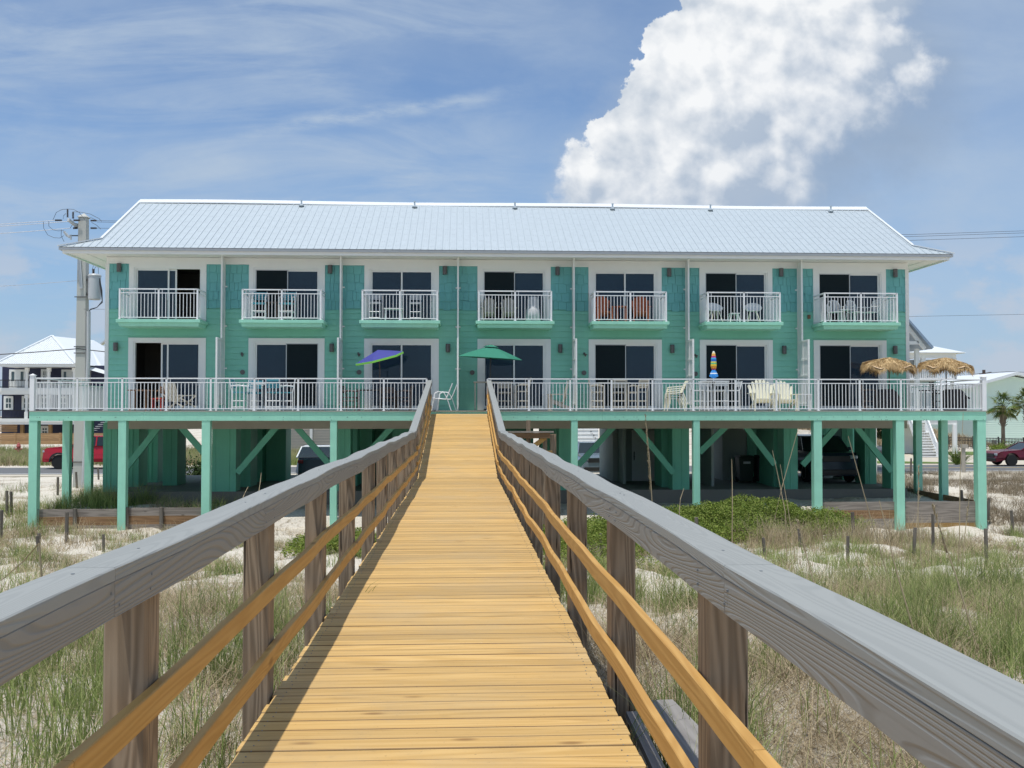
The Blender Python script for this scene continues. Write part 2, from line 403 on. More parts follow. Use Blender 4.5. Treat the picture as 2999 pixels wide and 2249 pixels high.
M['chrome'] = plain('chrome', (0.6, 0.6, 0.62), 0.15, 1.0)
M['lamp'] = plain('headlight_glass', (0.45, 0.5, 0.55), 0.1, 0.3)
M['tail'] = plain('tail_light', (0.30, 0.01, 0.02), 0.2)
M['hydrant'] = plain('faded_red_iron', (0.42, 0.10, 0.09), 0.7)
M['purple'] = plain('violet_canvas', (0.045, 0.05, 0.27), 0.8)
M['lime'] = plain('lime_trim', (0.30, 0.75, 0.10), 0.7)
M['umgreen'] = plain('green_canvas', (0.025, 0.20, 0.13), 0.8)
M['greenhouse_wall'] = paint('pale_green_siding', (0.68, 0.83, 0.73), 0.7, 0.05, 0.6, 0.0)
M['bark'] = paint('palm_bark', (0.16, 0.13, 0.10), 0.9, 0.3, 6.0, 0.5)
M['lichen'] = paint('yellow_foam', (0.62, 0.36, 0.03), 0.9, 0.3, 14.0, 0.5)
M['bin'] = plain('dark_green_bin_plastic', (0.012, 0.03, 0.02), 0.5)
M['redplastic'] = plain('red_plastic', (0.5, 0.04, 0.03), 0.5)
M['thatch2'] = plain('tan_canvas', (0.62, 0.45, 0.28), 0.8)

def _glass():
    m, t, b = mat('tinted_door_glass', 0.02, 0, 0.5)
    co = t.add('ShaderNodeTexCoord').outputs['Object']
    t.put(b.inputs['Base Color'], t.mix(t.noise(co, 0.7, 2), (0.030, 0.058, 0.092), (0.042, 0.078, 0.118)))
    bump(t, b, t.noise(co, 1.2, 1), 0.04, 0.01)
    tr = t.add('ShaderNodeBsdfTransparent'); tr.inputs[0].default_value = (0.30, 0.38, 0.46, 1)
    mx = t.add('ShaderNodeMixShader'); mx.inputs[0].default_value = 0.62; t.l.new(tr.outputs[0], mx.inputs[1]); t.l.new(b.outputs[0], mx.inputs[2])
    t.l.new(mx.outputs[0], m.node_tree.nodes['Material Output'].inputs[0])
    return m
M['glass'] = _glass()
M['curtain'] = paint('pale_curtain', (0.60, 0.60, 0.58), 0.9, 0.1, 4)
M['slab'] = paint('dark_slab_concrete', (0.20, 0.19, 0.165), 0.9, 0.2, 0.8, 0.3)  # darker concrete tone used for the slab alone
def _roof():
    m, t, b = mat('silver_metal_roof', 0.42, 0.35)
    co = t.add('ShaderNodeTexCoord').outputs['Object']
    n = t.noise(co, 5, 8, 0.7); n2 = t.noise(t.vm('MULTIPLY', co, (9, 0.8, 0.8)), 1.5, 4, 0.6)
    g = t.m('MULTIPLY_ADD', n, 0.22, t.m('MULTIPLY_ADD', n2, 0.12, 0.80))
    t.put(b.inputs['Base Color'], t.vm('SCALE', (0.56, 0.622, 0.65), g))
    bump(t, b, t.noise(co, 14, 4, 0.6), 0.12, 0.004)
    return m
M['roof'] = _roof()
M['screw'] = plain('screw_head', (0.16, 0.18, 0.2), 0.5)
M['farroof'] = paint('white_metal_roof', (0.74, 0.77, 0.78), 0.35, 0.03, 1.0, 0.0)
def _sand():
    m, t, b = mat('beach_sand', 0.95, 0, 0.15)
    co = t.add('ShaderNodeTexCoord').outputs['Object']
    n = t.noise(co, 0.55, 8, 0.62); f = t.noise(co, 9, 8, 0.7); f2 = t.noise(t.vm('ADD', co, (31, 7, 0)), 28, 5, 0.7)
    c = t.mix(f, (0.58, 0.53, 0.445), (0.70, 0.655, 0.575))
    deb = t.m('MULTIPLY', t.ss(t.m('MULTIPLY_ADD', f, 0.55, t.m('MULTIPLY', n, 0.6)), 0.575, 0.68), 0.8)
    c = t.mix(deb, c, (0.27, 0.215, 0.14))
    c = t.mix(t.m('MULTIPLY', t.ss(f2, 0.66, 0.74), 0.6), c, (0.14, 0.105, 0.07))
    t.put(b.inputs['Base Color'], c)
    bump(t, b, t.m('ADD', t.m('MULTIPLY', t.noise(co, 3.2, 6, 0.6), 1.0), t.m('MULTIPLY', f, 0.5)), 0.9, 0.09)
    return m
M['sand'] = _sand()
def blade_mat(name, a, b_, tip):
    m, t, b = mat(name, 0.75, 0, 0.25)
    at_ = t.add('ShaderNodeAttribute'); at_.attribute_name = 'rnd'
    at2 = t.add('ShaderNodeAttribute'); at2.attribute_name = 'tt'
    c = t.mix(at_.outputs['Fac'], a, b_)
    c = t.mix(t.ss(at2.outputs['Fac'], 0.45, 1.0), c, tip)
    t.put(b.inputs['Base Color'], c)
    tr = t.add('ShaderNodeBsdfTranslucent'); t.l.new(c, tr.inputs[0])
    mx = t.add('ShaderNodeMixShader'); mx.inputs[0].default_value = 0.22
    t.l.new(b.outputs[0], mx.inputs[1]); t.l.new(tr.outputs[0], mx.inputs[2])
    t.l.new(mx.outputs[0], m.node_tree.nodes['Material Output'].inputs[0])
    return m
M['g_green'] = blade_mat('dune_grass_green', (0.085, 0.15, 0.03), (0.33, 0.40, 0.13), (0.44, 0.44, 0.19))
M['g_dry'] = blade_mat('dune_grass_dry', (0.14, 0.105, 0.065), (0.60, 0.49, 0.32), (0.56, 0.46, 0.30))
M['g_bush'] = blade_mat('shrub_leaf', (0.07, 0.125, 0.018), (0.25, 0.32, 0.055), (0.27, 0.31, 0.08))
M['g_palm'] = blade_mat('palm_frond', (0.045, 0.10, 0.02), (0.16, 0.22, 0.05), (0.28, 0.25, 0.08))
M['g_thatch'] = blade_mat('raffia_thatch', (0.30, 0.19, 0.08), (0.80, 0.60, 0.33), (0.50, 0.32, 0.14))
M['g_stalk'] = blade_mat('sea_oat_stalk', (0.36, 0.29, 0.18), (0.50, 0.42, 0.28), (0.50, 0.40, 0.25))
M['g_shrubdry'] = blade_mat('grey_dry_shrub', (0.16, 0.125, 0.085), (0.32, 0.26, 0.18), (0.30, 0.25, 0.17))
M['g_dark'] = blade_mat('dark_tree_leaf', (0.02, 0.045, 0.012), (0.07, 0.11, 0.035), (0.08, 0.12, 0.04))
# ------------------------------------------------------------------ terrain
def _h2(x, y, s=0):
    return (np.sin(x * 0.9 + 1.3 * s + 0.6 * np.sin(y * 0.7)) * np.cos(y * 0.8 + s) +
            0.5 * np.sin(x * 2.1 + y * 1.3 + s * 2) + 0.35 * np.sin(x * 3.7 - y * 2.9 + s) + 0.2 * np.sin(x * 6.3 + y * 7.1))
def H(x, y):
    x = np.asarray(x, float); y = np.asarray(y, float)
    base = np.interp(y, [-30, 0, 5, 9, 14, 20, 26, 31, 36, 44, 52, 60, 80, 2000],
                     [-0.15, -0.25, -0.42, -0.72, -1.12, -1.6, -2.1, -2.38, -2.15, -1.95, -2.02, -2.05, -2.1, -2.1])
    amp = np.interp(y, [-30, 3, 8, 20, 30, 36, 52, 56], [0.05, 0.05, 0.10, 0.13, 0.09, 0.06, 0.03, 0.0])
    h = base + amp * _h2(x, y)
    inside = (x > -14.0) & (x < 17.6) & (y > 32.35) & (y < 44.5)
    left = inside & (x < -7.7); right = inside & (x > 11.3); mid = inside & ~left & ~right
    fill = -1.80 + 0.05 * _h2(x * 1.3, y * 1.3, 2)
    h = np.where(left, np.maximum(h, fill), h)
    h = np.where(right, fill + 0.10, h)
    tmid = np.clip((y - 30.5) / 3.0, 0, 1); h = np.where(mid, h * (1 - tmid) + (-1.84) * tmid, h)
    h = np.where((x > -13.2) & (x < 17.2) & (y > 35.25) & (y < 44.3), -1.9, h)
    rise = np.clip((y - 40) / 4, 0, 1)
    h = np.where((x > 17.6) & (y < 44), h - 0.18 * np.clip((x - 17.6) / 3, 0, 1) * (1 - rise), h)
    h = h - 0.22 * (x > 9) * (y < 32.3) * np.clip(1 - np.abs(y - 31) / 3, 0, 1) * np.clip((x - 9) / 2, 0, 1)
    # far left sand bank in front of the wooden fence
    h = h + 0.75 * np.exp(-((y - 84) / 5.0) ** 2) * (x < -12)
    h = h + 1.5 * np.clip((y - 88) / 14, 0, 1) * (x > 37) * (x < 50)
    return h
xs = np.unique(np.concatenate([np.arange(-260, -40, 10), np.arange(-40, -16, 0.5), np.arange(-16, 20.01, 0.22), np.arange(20.5, 60, 0.6), np.arange(62, 300, 10)]))
ys = np.unique(np.concatenate([np.arange(-40, -2, 2.0), np.arange(-2, 36, 0.25), np.arange(36, 48, 0.5), np.arange(48, 120, 2.0), np.array([130, 160, 220, 400, 900, 2500]), [32.34, 32.36, 35.24, 35.26]]))
X, Yg = np.meshgrid(xs, ys); Z = H(X, Yg)
nx, ny = len(xs), len(ys)
vs = np.stack([X.ravel(), Yg.ravel(), Z.ravel()], 1)
i = np.arange(nx * ny).reshape(ny, nx)
fs = np.stack([i[:-1, :-1].ravel(), i[:-1, 1:].ravel(), i[1:, 1:].ravel(), i[1:, :-1].ravel()], 1)
def fastmesh(name, verts, quads, matl, tris=None, attrs=None, parent=None, smooth=False):
    me = bpy.data.meshes.new(name)
    nq = len(quads); nt = 0 if tris is None else len(tris)
    me.vertices.add(len(verts)); me.vertices.foreach_set('co', np.asarray(verts, np.float32).ravel())
    loops = np.asarray(quads, np.int32).ravel()
    if nt: loops = np.concatenate([loops, np.asarray(tris, np.int32).ravel()])
    me.loops.add(len(loops)); me.loops.foreach_set('vertex_index', loops)
    st = np.concatenate([np.arange(nq) * 4, nq * 4 + np.arange(nt) * 3]).astype(np.int32)
    me.polygons.add(nq + nt); me.polygons.foreach_set('loop_start', st)
    me.polygons.foreach_set('loop_total', np.concatenate([np.full(nq, 4), np.full(nt, 3)]).astype(np.int32))
    if smooth: me.polygons.foreach_set('use_smooth', np.ones(nq + nt, bool))
    me.update(calc_edges=True); me.validate()
    for k, a in (attrs or {}).items():
        at_ = me.attributes.new(k, 'FLOAT', 'POINT'); at_.data.foreach_set('value', np.asarray(a, np.float32))
    me.materials.append(matl)
    o = bpy.data.objects.new(name, me); COL.objects.link(o)
    if parent is not None: o.parent = parent
    return o
tag(fastmesh('sand_ground', vs, fs, M['sand'], smooth=True), 'white beach sand dunes sloping down to the building', None, None, 'structure')

# road, kerb line, drives and lawns
def sheet(name, pts, z, m, lab, kind='structure'):
    b = MB(); b.prism(pts, z - 0.10, z, 'z'); return tag(b.build(name, m), lab, None, None, kind)
sheet('road', [(-300, 54.6), (300, 54.6), (300, 60.8), (-300, 60.8)], -1.96, M['asphalt'], 'grey asphalt road behind the building')
b = MB(); b.box(-300, 54.75, -1.96, -5, 54.95, -1.955); b.box(-5, 54.75, -1.96, 300, 54.95, -1.955)
tag(b.build('road_edge_line', M['wpaint']), 'white edge line of the asphalt road', None, None, 'structure')
b = MB(); b.box(14, 57.8, -1.96, 300, 57.95, -1.955)
tag(b.build('road_centre_line', M['yellow']), 'yellow centre line of the asphalt road', None, None, 'structure')
sheet('path', [(-300, 53.3), (300, 53.3), (300, 54.6), (-300, 54.6)], -1.98, M['drive'], 'pale concrete strip along the near road edge')
sheet('driveway', [(24.5, 62), (44, 60.8), (60, 60.8), (52, 74), (24.5, 78)], -2.0, M['drive'], 'beige concrete driveway in front of the white house')
sheet('pavement', [(22, 47.5), (30, 47), (50, 43), (50, 47.5), (31, 53.2), (22, 53.2)], -1.90, M['drive'], 'pale concrete turnout beside the road')
sheet('lawn', [(24, 63.6), (34, 62.6), (24.5, 67.5)], -1.93, M['lawn'], 'mown green strip beside the driveway')
sheet('grass_verge', [(36.5, 76), (70, 66), (75, 80), (38, 80)], -1.95, M['lawn'], 'mown lawn in front of the iron fence')

# ------------------------------------------------------------------ boardwalk
XL, XR, YF, YT, ZT = -1.028, 0.80, 22.4, 31.93, 1.43
def zd(y):          # deck height along the boardwalk: level, then the ramp with an eased foot
    t = (y - YF) / (YT - YF)
    return 0.0 if t <= 0 else ZT * t
bw = thing('boardwalk', 'new yellow pine boardwalk with grey top rails ramping up to the green deck', 'boardwalk')
b1, b2 = MB(), MB(); y = -3.0; rr = random.Random(3)
while y < YT - 0.1:
    wd = 0.136; y2 = y + wd
    e0, e1 = rr.uniform(-0.009, 0.009), rr.uniform(-0.009, 0.009); lift = rr.uniform(-0.002, 0.002)
    z0, z1 = zd(y) + lift, zd(y2) + lift
    tgt = b1 if y < YF else b2
    a, c = XL + e0, XR + e1; s = 0.004
    tgt.raw([(a, y, z0 - .038), (c, y, z0 - .038), (c, y2, z1 - .038), (a, y2, z1 - .038),
             (a, y, z0 - s), (c, y, z0 - s), (c, y2, z1 - s), (a, y2, z1 - s),
             (a, y + s, z0), (c, y + s, z0), (c, y2 - s, z1), (a, y2 - s, z1)],
            [(0, 3, 2, 1), (0, 1, 5, 4), (1, 2, 6, 5), (2, 3, 7, 6), (3, 0, 4, 7), (4, 5, 9, 8), (5, 6, 10, 9), (6, 7, 11, 10), (7, 4, 8, 11), (8, 9, 10, 11)])
    y += wd + rr.uniform(0.004, 0.009)
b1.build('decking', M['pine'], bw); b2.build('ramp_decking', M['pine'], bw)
nl = MB(); rr = random.Random(9); y = -3 + 0.07
while y < 16:
    for xx in (XL + 0.06, XR - 0.06):
        for dy in (-0.035, 0.035):
            q_ = xx + rr.uniform(-.01, .01); nl.box(q_ - .003, y + dy - .003, 0.0005, q_ + .003, y + dy + .003, 0.0028)
    y += 0.143
tag(nl.build('nail_heads', M['screw'], bw), None, kind='stuff')
for sx in (XL + 0.06, XR - 0.06, -0.12):
    st = MB(); st.box(sx - 0.025, -3, -0.25, sx + 0.025, YF, -0.042)
    st.raw([(sx - .025, YF, -.25), (sx + .025, YF, -.25), (sx + .025, YT, ZT - .25), (sx - .025, YT, ZT - .25),
            (sx - .025, YF, -.045), (sx + .025, YF, -.045), (sx + .025, YT, ZT - .045), (sx - .025, YT, ZT - .045)], MB.BF)
    st.build('stringer', M['old_y'], bw)
def wav(y, k, s): return 0.011 * math.sin(y * 1.05 + k) + 0.008 * math.sin(y * 2.3 + 2 * k + s) + 0.005 * math.sin(y * 4.1 + k * 3)
def strip(mb, y0, y1, n, fx0, fx1, fz0, fz1):
    vs, fs = [], []
    for i in range(n + 1):
        y = y0 + (y1 - y0) * i / n
        a, c, lo, hi = fx0(y), fx1(y), fz0(y), fz1(y)
        ch = 0.004
        vs += [(a, y, lo), (c, y, lo), (c, y, hi - ch), (c - ch, y, hi), (a + ch, y, hi), (a, y, hi - ch)]
    for i in range(n):
        for k in range(6):
            k2 = (k + 1) % 6; fs.append((i * 6 + k, i * 6 + k2, (i + 1) * 6 + k2, (i + 1) * 6 + k))
    fs += [tuple(range(5, -1, -1)), tuple(n * 6 + k for k in range(6))]
    mb.raw(vs, fs)
def railset(sgn, xin, kx):
    # grey inner board + grey cap, two yellow mid rails, on the inside of the posts
    segs = [(-1.2, 2.9), (2.9, 5.0 + .4 * kx), (5.0 + .4 * kx, 9.1), (9.1, 13.2), (13.2, 17.2), (17.2, YF - 1.3)]
    wz = lambda y: wav(y, 0.7 + kx, 0.4) * np.interp(y, [0, 5, 9, 12], [.2, .3, .55, .65])
    wx = lambda y: wav(y, 2.1 + kx * 2, 1.4) * np.interp(y, [0, 5, 9, 12], [.25, .35, .5, .6])
    board, cap = MB(), MB()
    for (a, c) in segs:
        g = 0.0015; n = max(4, int((c - a) * 3))
        strip(board, a + g, c - g, n, lambda y: xin + wx(y) - (0.038 if sgn < 0 else 0), lambda y: xin + wx(y) + (0 if sgn < 0 else 0.038), lambda y: 0.955 + wz(y), lambda y: 1.062 + wz(y))
        if sgn < 0: fx0, fx1 = (lambda y: xin + wx(y) - 0.148), (lambda y: xin + wx(y) + 0.001)
        else: fx0, fx1 = (lambda y: xin + wx(y) - 0.001), (lambda y: xin + wx(y) + 0.158)
        strip(cap, a + g, c - g, n, fx0, fx1, lambda y: 1.0622 + wz(y), lambda y: 1.10 + wz(y))
    # ramp part
    def rz(y): return 1.10 + ZT * max(0.0, (y - (YF - 1.3)) / (YT - YF + 1.3)) * 0.995
    strip(board, YF - 1.3 + .002, YT, 12, lambda y: xin - (0.038 if sgn < 0 else 0), lambda y: xin + (0 if sgn < 0 else 0.038), lambda y: rz(y) - .145, lambda y: rz(y) - .038)
    strip(cap, YF - 1.3 + .002, YT + 0.04, 12, lambda y: xin - (0.155 if sgn < 0 else 0.004), lambda y: xin + (0.004 if sgn < 0 else 0.15), lambda y: rz(y) - .0375, lambda y: rz(y))
    o = board.build('rail_board', M['grey_rail'], bw); c = cap.build('rail_cap', M['grey_cap'], bw)
    nails = MB(); rq = random.Random(5 + kx)
    for py in [3.2 + 2.03 * i for i in range(9)] + [2.9, 5.0, 9.1]:
        for dz in (0.985, 1.03):
            yy = py + rq.uniform(-.05, .05); xx = xin + wx(yy)
            nails.box(xx - (0.039 if sgn > 0 else 0) - .002 * (sgn > 0) + (0.038 if sgn > 0 else 0) - .002, yy - .004, dz + wz(yy) - .004, xx + .002, yy + .004, dz + wz(yy) + .004)
        yy = py + rq.uniform(-.2, .2); xx = xin + wx(yy) + sgn * .075
        nails.box(xx - .004, yy - .004, 1.0995 + wz(yy), xx + .004, yy + .004, 1.1018 + wz(yy))
    tag(nails.build('nail_heads', M['screw'], bw), None, kind='stuff')
    for zt, hh, kk in ((0.646, 0.089, 1.3), (0.29, 0.089, 3.1)):
        mr = MB()
        wz2 = lambda y: wav(y, kk + kx, 0.9) * np.interp(y, [0, 5, 9, 12], [.2, .3, .5, .65])
        sg = [(-1.2, 2.62), (2.62, 6.9), (6.9, 11.2), (11.2, 15.1), (15.1, 18.9), (18.9, YF - .3)]
        for (a, c) in sg:
            strip(mr, a + .0015, c - .0015, max(4, int((c - a) * 3)), lambda y: xin + wx(y) - (0.038 if sgn < 0 else 0), lambda y: xin + wx(y) + (0 if sgn < 0 else 0.038), lambda y: zt - hh + wz2(y), lambda y: zt + wz2(y))
        strip(mr, YF - .3, YT - 0.1, 10, lambda y: xin - (0.038 if sgn < 0 else 0), lambda y: xin + (0 if sgn < 0 else 0.038), lambda y: zt - hh + zd(max(y, YF + .6)) , lambda y: zt + zd(max(y, YF + .6)))
        mr.build('mid_rail', M['pine_y'], bw)
railset(-1, -1.005, 0); railset(1, 0.785, 1)
rp = random.Random(11)
def post(x0, x1, y0, y1, zb, zt, m):
    p = MB(); lx, ly = rp.uniform(-.006, .006), rp.uniform(-.012, .012)
    c = 0.008
    vs = []
    for z, ox, oy in ((zb, 0, 0), (zt, lx, ly)):
        vs += [(x0 + ox + c, y0 + oy, z), (x1 + ox - c, y0 + oy, z), (x1 + ox, y0 + oy + c, z), (x1 + ox, y1 + oy - c, z), (x1 + ox - c, y1 + oy, z), (x0 + ox + c, y1 + oy, z), (x0 + ox, y1 + oy - c, z), (x0 + ox, y0 + oy + c, z)]
    p.raw(vs, [tuple(range(7, -1, -1)), tuple(range(8, 16))] + [(i, (i + 1) % 8, (i + 1) % 8 + 8, i + 8) for i in range(8)])
    return p.build('post', m, bw)
for i in range(11):
    y = 3.31 + 2.06 * i
    if y > YF: break
    post(-1.19, -1.047, y, y + 0.14, -2.9, 1.06, M['old_post'])
    y = 3.29 + 2.12 * i
    if y < YF: post(0.826, 0.968, y, y + 0.14, -2.9, 1.06, M['old_post'])
for i in range(5):
    y = YF + 0.5 + 2.15 * i
    for x in (-1.19, 0.826):
        post(x, x + .142, y, y + .14, -3.0, zd(y) + 1.04, M['old_post'])
for sgn in (-1, 1):            # new 2x4 balusters standing outside the ramp rail
    for i in range(4):
        y = YT - 0.25 - 1.0 * i
        bb = MB(); xx = -1.10 if sgn < 0 else 0.84
        bb.box(xx - .04, y - .02, zd(y) - .2, xx + .05, y + .07, zd(y) + 0.92 - .1 * (i % 2)); bb.build('baluster', M['pine_y'], bw)

# side stair landing to the right of the ramp foot
sl = thing('stair_landing', 'weathered wooden side landing and stair with yellow boards right of the ramp', 'stair')
LY = 25.6
x0, x1 = gx(1470, LY), gx(1622, LY)
zt = gz(1263, LY)
c = MB(); c.box(x0, LY - .02, zt - .04, x1, LY + .12, zt); c.build('rail_cap', M['old_x'], sl)
c = MB(); c.box(x0 + .1, LY + .02, zt - .19, x1 - .1, LY + .06, zt - .045); c.build('rail_board', M['brown_x'], sl)
for px, pw, top in ((1549, 12, 1231), (1622, 17, 1272), (1598, 12, 1284), (1480, 12, 1268)):
    c = MB(); xa = gx(px, LY); c.box(xa - pw * .0045, LY + .14, -2.8, xa + pw * .0045, LY + .28, gz(top, LY)); c.build('post', M['old_post'], sl)
c = MB(); c.bar((gx(1560, LY), LY + .1, gz(1310, LY)), (gx(1598, LY), LY + .1, gz(1282, LY)), .04, .12); c.build('stair_rail', M['pine_y'], sl)
c = MB(); c.box(gx(1585, LY), LY - 0.3, gz(1329, LY), gx(1615, LY), LY - .26, gz(1319, LY)); c.build('mid_rail', M['pine'], sl)
for k in range(5):
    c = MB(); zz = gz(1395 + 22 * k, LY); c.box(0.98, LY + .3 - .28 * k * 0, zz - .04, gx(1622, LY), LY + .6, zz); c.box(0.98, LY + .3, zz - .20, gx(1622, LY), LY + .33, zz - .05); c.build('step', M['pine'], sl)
# loose grey plank lying beside the walk
lp = MB()
lp.bar((1.20, 3.6, -0.06), (1.09, 5.5, -0.10), 0.20, 0.04); lp.bar((0.90, 3.2, -0.16), (0.92, 5.3, -0.10), 0.06, 0.04)
tag(lp.build('loose_plank', M['old_y']), 'loose grey weathered plank lying beside the right posts of the walk', 'plank')

# ------------------------------------------------------------------ raised deck
DY, DZ, DB = 32.0, 1.53, 34.9
DX0, DX1 = gx(86, DY), gx(2888, DY)
dk = thing('raised_deck', 'long mint green raised deck on square posts with white railing', 'deck')
c = MB()
c.box(DX0, DY - .03, DZ - .03, DX1, DB, DZ)
c.box(DX0, DB, DZ - .03, DX0 + 1.25, 40.6, DZ); c.box(DX1 - 1.25, DB, DZ - .03, DX1, 40.6, DZ)
c.build('floor', M['concrete'], dk)
joints = [DX0, gx(420, DY), gx(880, DY), -1.2]
def rim(xa, xb, mm):
    c = MB(); c.box(xa + .002, DY, DZ - .165, xb - .002, DY + .04, DZ - .032); c.box(xa + .002, DY - .012, DZ - .325, xb - .002, DY + .05, DZ - .168)
    return c.build('rim_board', mm, dk)
for xa, xb in zip(joints[:-1], joints[1:]): rim(xa, xb, M['mint'])
jr = [0.97, gx(1764, DY), gx(2091, DY), gx(2526, DY), DX1]
for xa, xb in zip(jr[:-1], jr[1:]): rim(xa, xb, M['mint'])
c = MB(); c.box(-1.2, DY + .0, DZ - .3, .97, DY + .04, DZ - .032); c.build('rim_board', M['mint'], dk)
for xs_ in (DX0, DX1):
    c = MB(); c.box(xs_ - .02, DY + .05, DZ - .31, xs_ + .02, 40.6, DZ - .032); c.build('rim_board', M['mint'], dk)
    c = MB(); q = 1.23 if xs_ < 0 else -1.23; c.box(xs_ + q - .02, DB + .4, DZ - .31, xs_ + q + .02, 40.6, DZ - .032); c.build('rim_board', M['mint'], dk)
c = MB()
for k in range(60):
    xj = DX0 + .4 + k * (DX1 - DX0 - .6) / 60; c.box(xj - .02, DY + .06, DZ - .27, xj + .02, DB, DZ - .032)
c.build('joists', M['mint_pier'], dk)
c = MB(); rq = random.Random(4)
for k in range(150):
    xj = rq.uniform(DX0, DX1)
    if -1.3 < xj < 1.05: continue
    c.box(xj - .008, DY - .016, DZ - rq.choice((.20, .29, .24)) - .008, xj + .008, DY - .011, DZ - .19 + rq.uniform(-.1, -.0))
    c.v = c.v
c2 = MB()
for k in range(60):
    xj = rq.uniform(DX0, DX1)
    if -1.3 < xj < 1.05: continue
    zz = DZ - rq.choice((.21, .30)); c2.box(xj - .009, DY - .017, zz - .009, xj + .009, DY - .011, zz + .009)
c2.build('bolts', M['bronze'], dk)
def dpost(x0, x1, y, zb, parent=dk, name='support_post'):
    c = MB(); c.box(x0, y, zb, x1, y + (x1 - x0), DZ - .327); return c.build(name, M['mint'], parent, 0.01)
for a, e, zb in ((85, 110, -2.9), (346.5, 370, -2.9), (591, 615.5, -2.9), (967, 986.7, -2.9), (1673, 1692, -2.9), (2030.7, 2049.7, -2.9), (2383, 2407, -2.9), (2624, 2648, -2.9), (2862, 2887, -3.1)):
    dpost(gx(a, DY), gx(e, DY), DY + .0, zb)
for yy in (34.6, 36.6, 38.6):
    dpost(DX0, DX0 + .25, yy, -2.9); dpost(DX1 - .25, DX1, yy, -2.9)

def rail_run(mb, p, q, zb, zt=1.07, sp=0.114, ends=True, prot=0.34):
    p, q = Vector(p), Vector(q); L = (q - p).length; dd = (q - p) / L
    z = lambda v, h: (v.x, v.y, zb + h)
    mb.bar(z(p, zt - .02), z(q, zt - .02), .055, .04); mb.bar(z(p, zt - .155), z(q, zt - .155), .035, .028); mb.bar(z(p, .065), z(q, .065), .035, .03)
    n = max(1, int(round(L / sp)))
    for k in range(1, n):
        v = p + dd * (L * k / n); top = zt - .03 if k in (1, n - 1) else zt - .155
        mb.bar(z(v, .06), z(v, top), .019, .019, (0, 1, 0))
def rpost(x, y, zb, parent, wd=.055, h=1.05):
    c = MB(); c.box(x - wd / 2, y - wd / 2, zb, x + wd / 2, y + wd / 2, zb + h); c.box(x - wd * .95, y - wd * .95, zb, x + wd * .95, y + wd * .95, zb + .012)
    return c.build('rail_post', M['white'], parent)
RY = DY + .12
lp_ = [95, 226, 357.6, 487, 617, 745, 873, 999, 1124, 1249]
rp_ = [1428, 1549, 1670, 1791, 1911, 2031, 2154, 2274, 2396.5, 2518, 2638.6, 2757, 2881]
for lst in (lp_, rp_):
    xx = [gx(v, RY) for v in lst]
    for a, e in zip(xx[:-1], xx[1:]):
        c = MB(); rail_run(c, (a, RY, 0), (e, RY, 0), DZ); c.build('railing', M['white'], dk)
    for k, v in enumerate(xx):
        if (lst is lp_ and k == 0) or (lst is rp_ and k == len(xx) - 1): continue
        rpost(v, RY, DZ, dk)
for xx in (gx(95, RY), gx(2881, RY)):
    c = MB(); c.box(xx - .07, RY - .07, DZ, xx + .07, RY + .07, DZ + 1.13); c.box(xx - .09, RY - .09, DZ + 1.13, xx + .09, RY + .09, DZ + 1.15)
    c.raw([(xx - .075, RY - .075, DZ + 1.15), (xx + .075, RY - .075, DZ + 1.15), (xx + .075, RY + .075, DZ + 1.15), (xx - .075, RY + .075, DZ + 1.15), (xx, RY, DZ + 1.20)], [(0, 1, 4), (1, 2, 4), (2, 3, 4), (3, 0, 4), (0, 3, 2, 1)])
    c.build('corner_post', M['white'], dk)
    for k in range(4):
        c = MB(); rail_run(c, (xx, RY + 2.1 * k, 0), (xx, RY + 2.1 * k + 2.1, 0), DZ); c.build('railing', M['white'], dk)
        rpost(xx, RY + 2.1 * k + 2.1, DZ, dk)
    xi = xx + (1.2 if xx < 0 else -1.2); c = MB(); rail_run(c, (xx, 40.5, 0), (xi, 40.5, 0), DZ); c.build('railing', M['white'], dk)
# ------------------------------------------------------------------ the green building
BY = 34.9                                  # face of the siding
BX0, BX1 = gx(308, BY), gx(2662, BY)
U = (BX1 - BX0) / 7
BB = 42.3
bld = thing('apartment_building', 'long mint and teal two storey beach building with silver metal roof', 'building')
cas = [(375, 602), (727, 950), (1066, 1285), (1398, 1613), (1724, 1938.6), (2049.5, 2263.6), (2383.5, 2597)]
cas = [(gx(a, BY), gx(b_, BY)) for a, b_ in cas]
Z_SB, Z_ST, Z_FR = 5.12, 6.72, 6.95        # shingle bottom, shingle top, frieze top
Z_UC, Z_UD = 6.72, 4.56
Z_LC, Z_LD = 4.10, DZ + .02
# wall core behind the siding (openings left for the doors)
c = MB()
edges = [BX0] + [v for p in cas for v in p] + [BX1]
for k in range(0, len(edges), 2): c.box(edges[k], BY + .02, 1.2, edges[k + 1], BY + .2, 6.95)
for (a, e) in cas:
    c.box(a, BY + .02, Z_LC, e, BY + .2, Z_UD); c.box(a, BY + .02, 1.2, e, BY + .2, Z_LD); c.box(a, BY + .02, Z_UC, e, BY + .2, 6.95)
c.box(BX0, BY + .2, 1.2, BX0 + .15, BB, 6.95); c.box(BX1 - .15, BY + .2, 1.2, BX1, BB, 6.95); c.box(BX0, BB - .15, 1.2, BX1, BB, 6.95)
c.build('wall', M['clap'], bld)
# rooms behind the doors
c = MB(); c.box(BX0 + .2, BY + 3.2, 1.3, BX1 - .2, BY + 3.3, 6.9)
for z in (1.42, 4.1, 4.45, 6.8): c.box(BX0 + .2, BY + .22, z, BX1 - .2, BY + 3.2, z + .08)
for k in range(8): c.box(BX0 + .25 + k * U * .985, BY + .22, 1.5, BX0 + .33 + k * U * .985, BY + 3.2, 6.8)
c.build('interior', M['room'], bld)
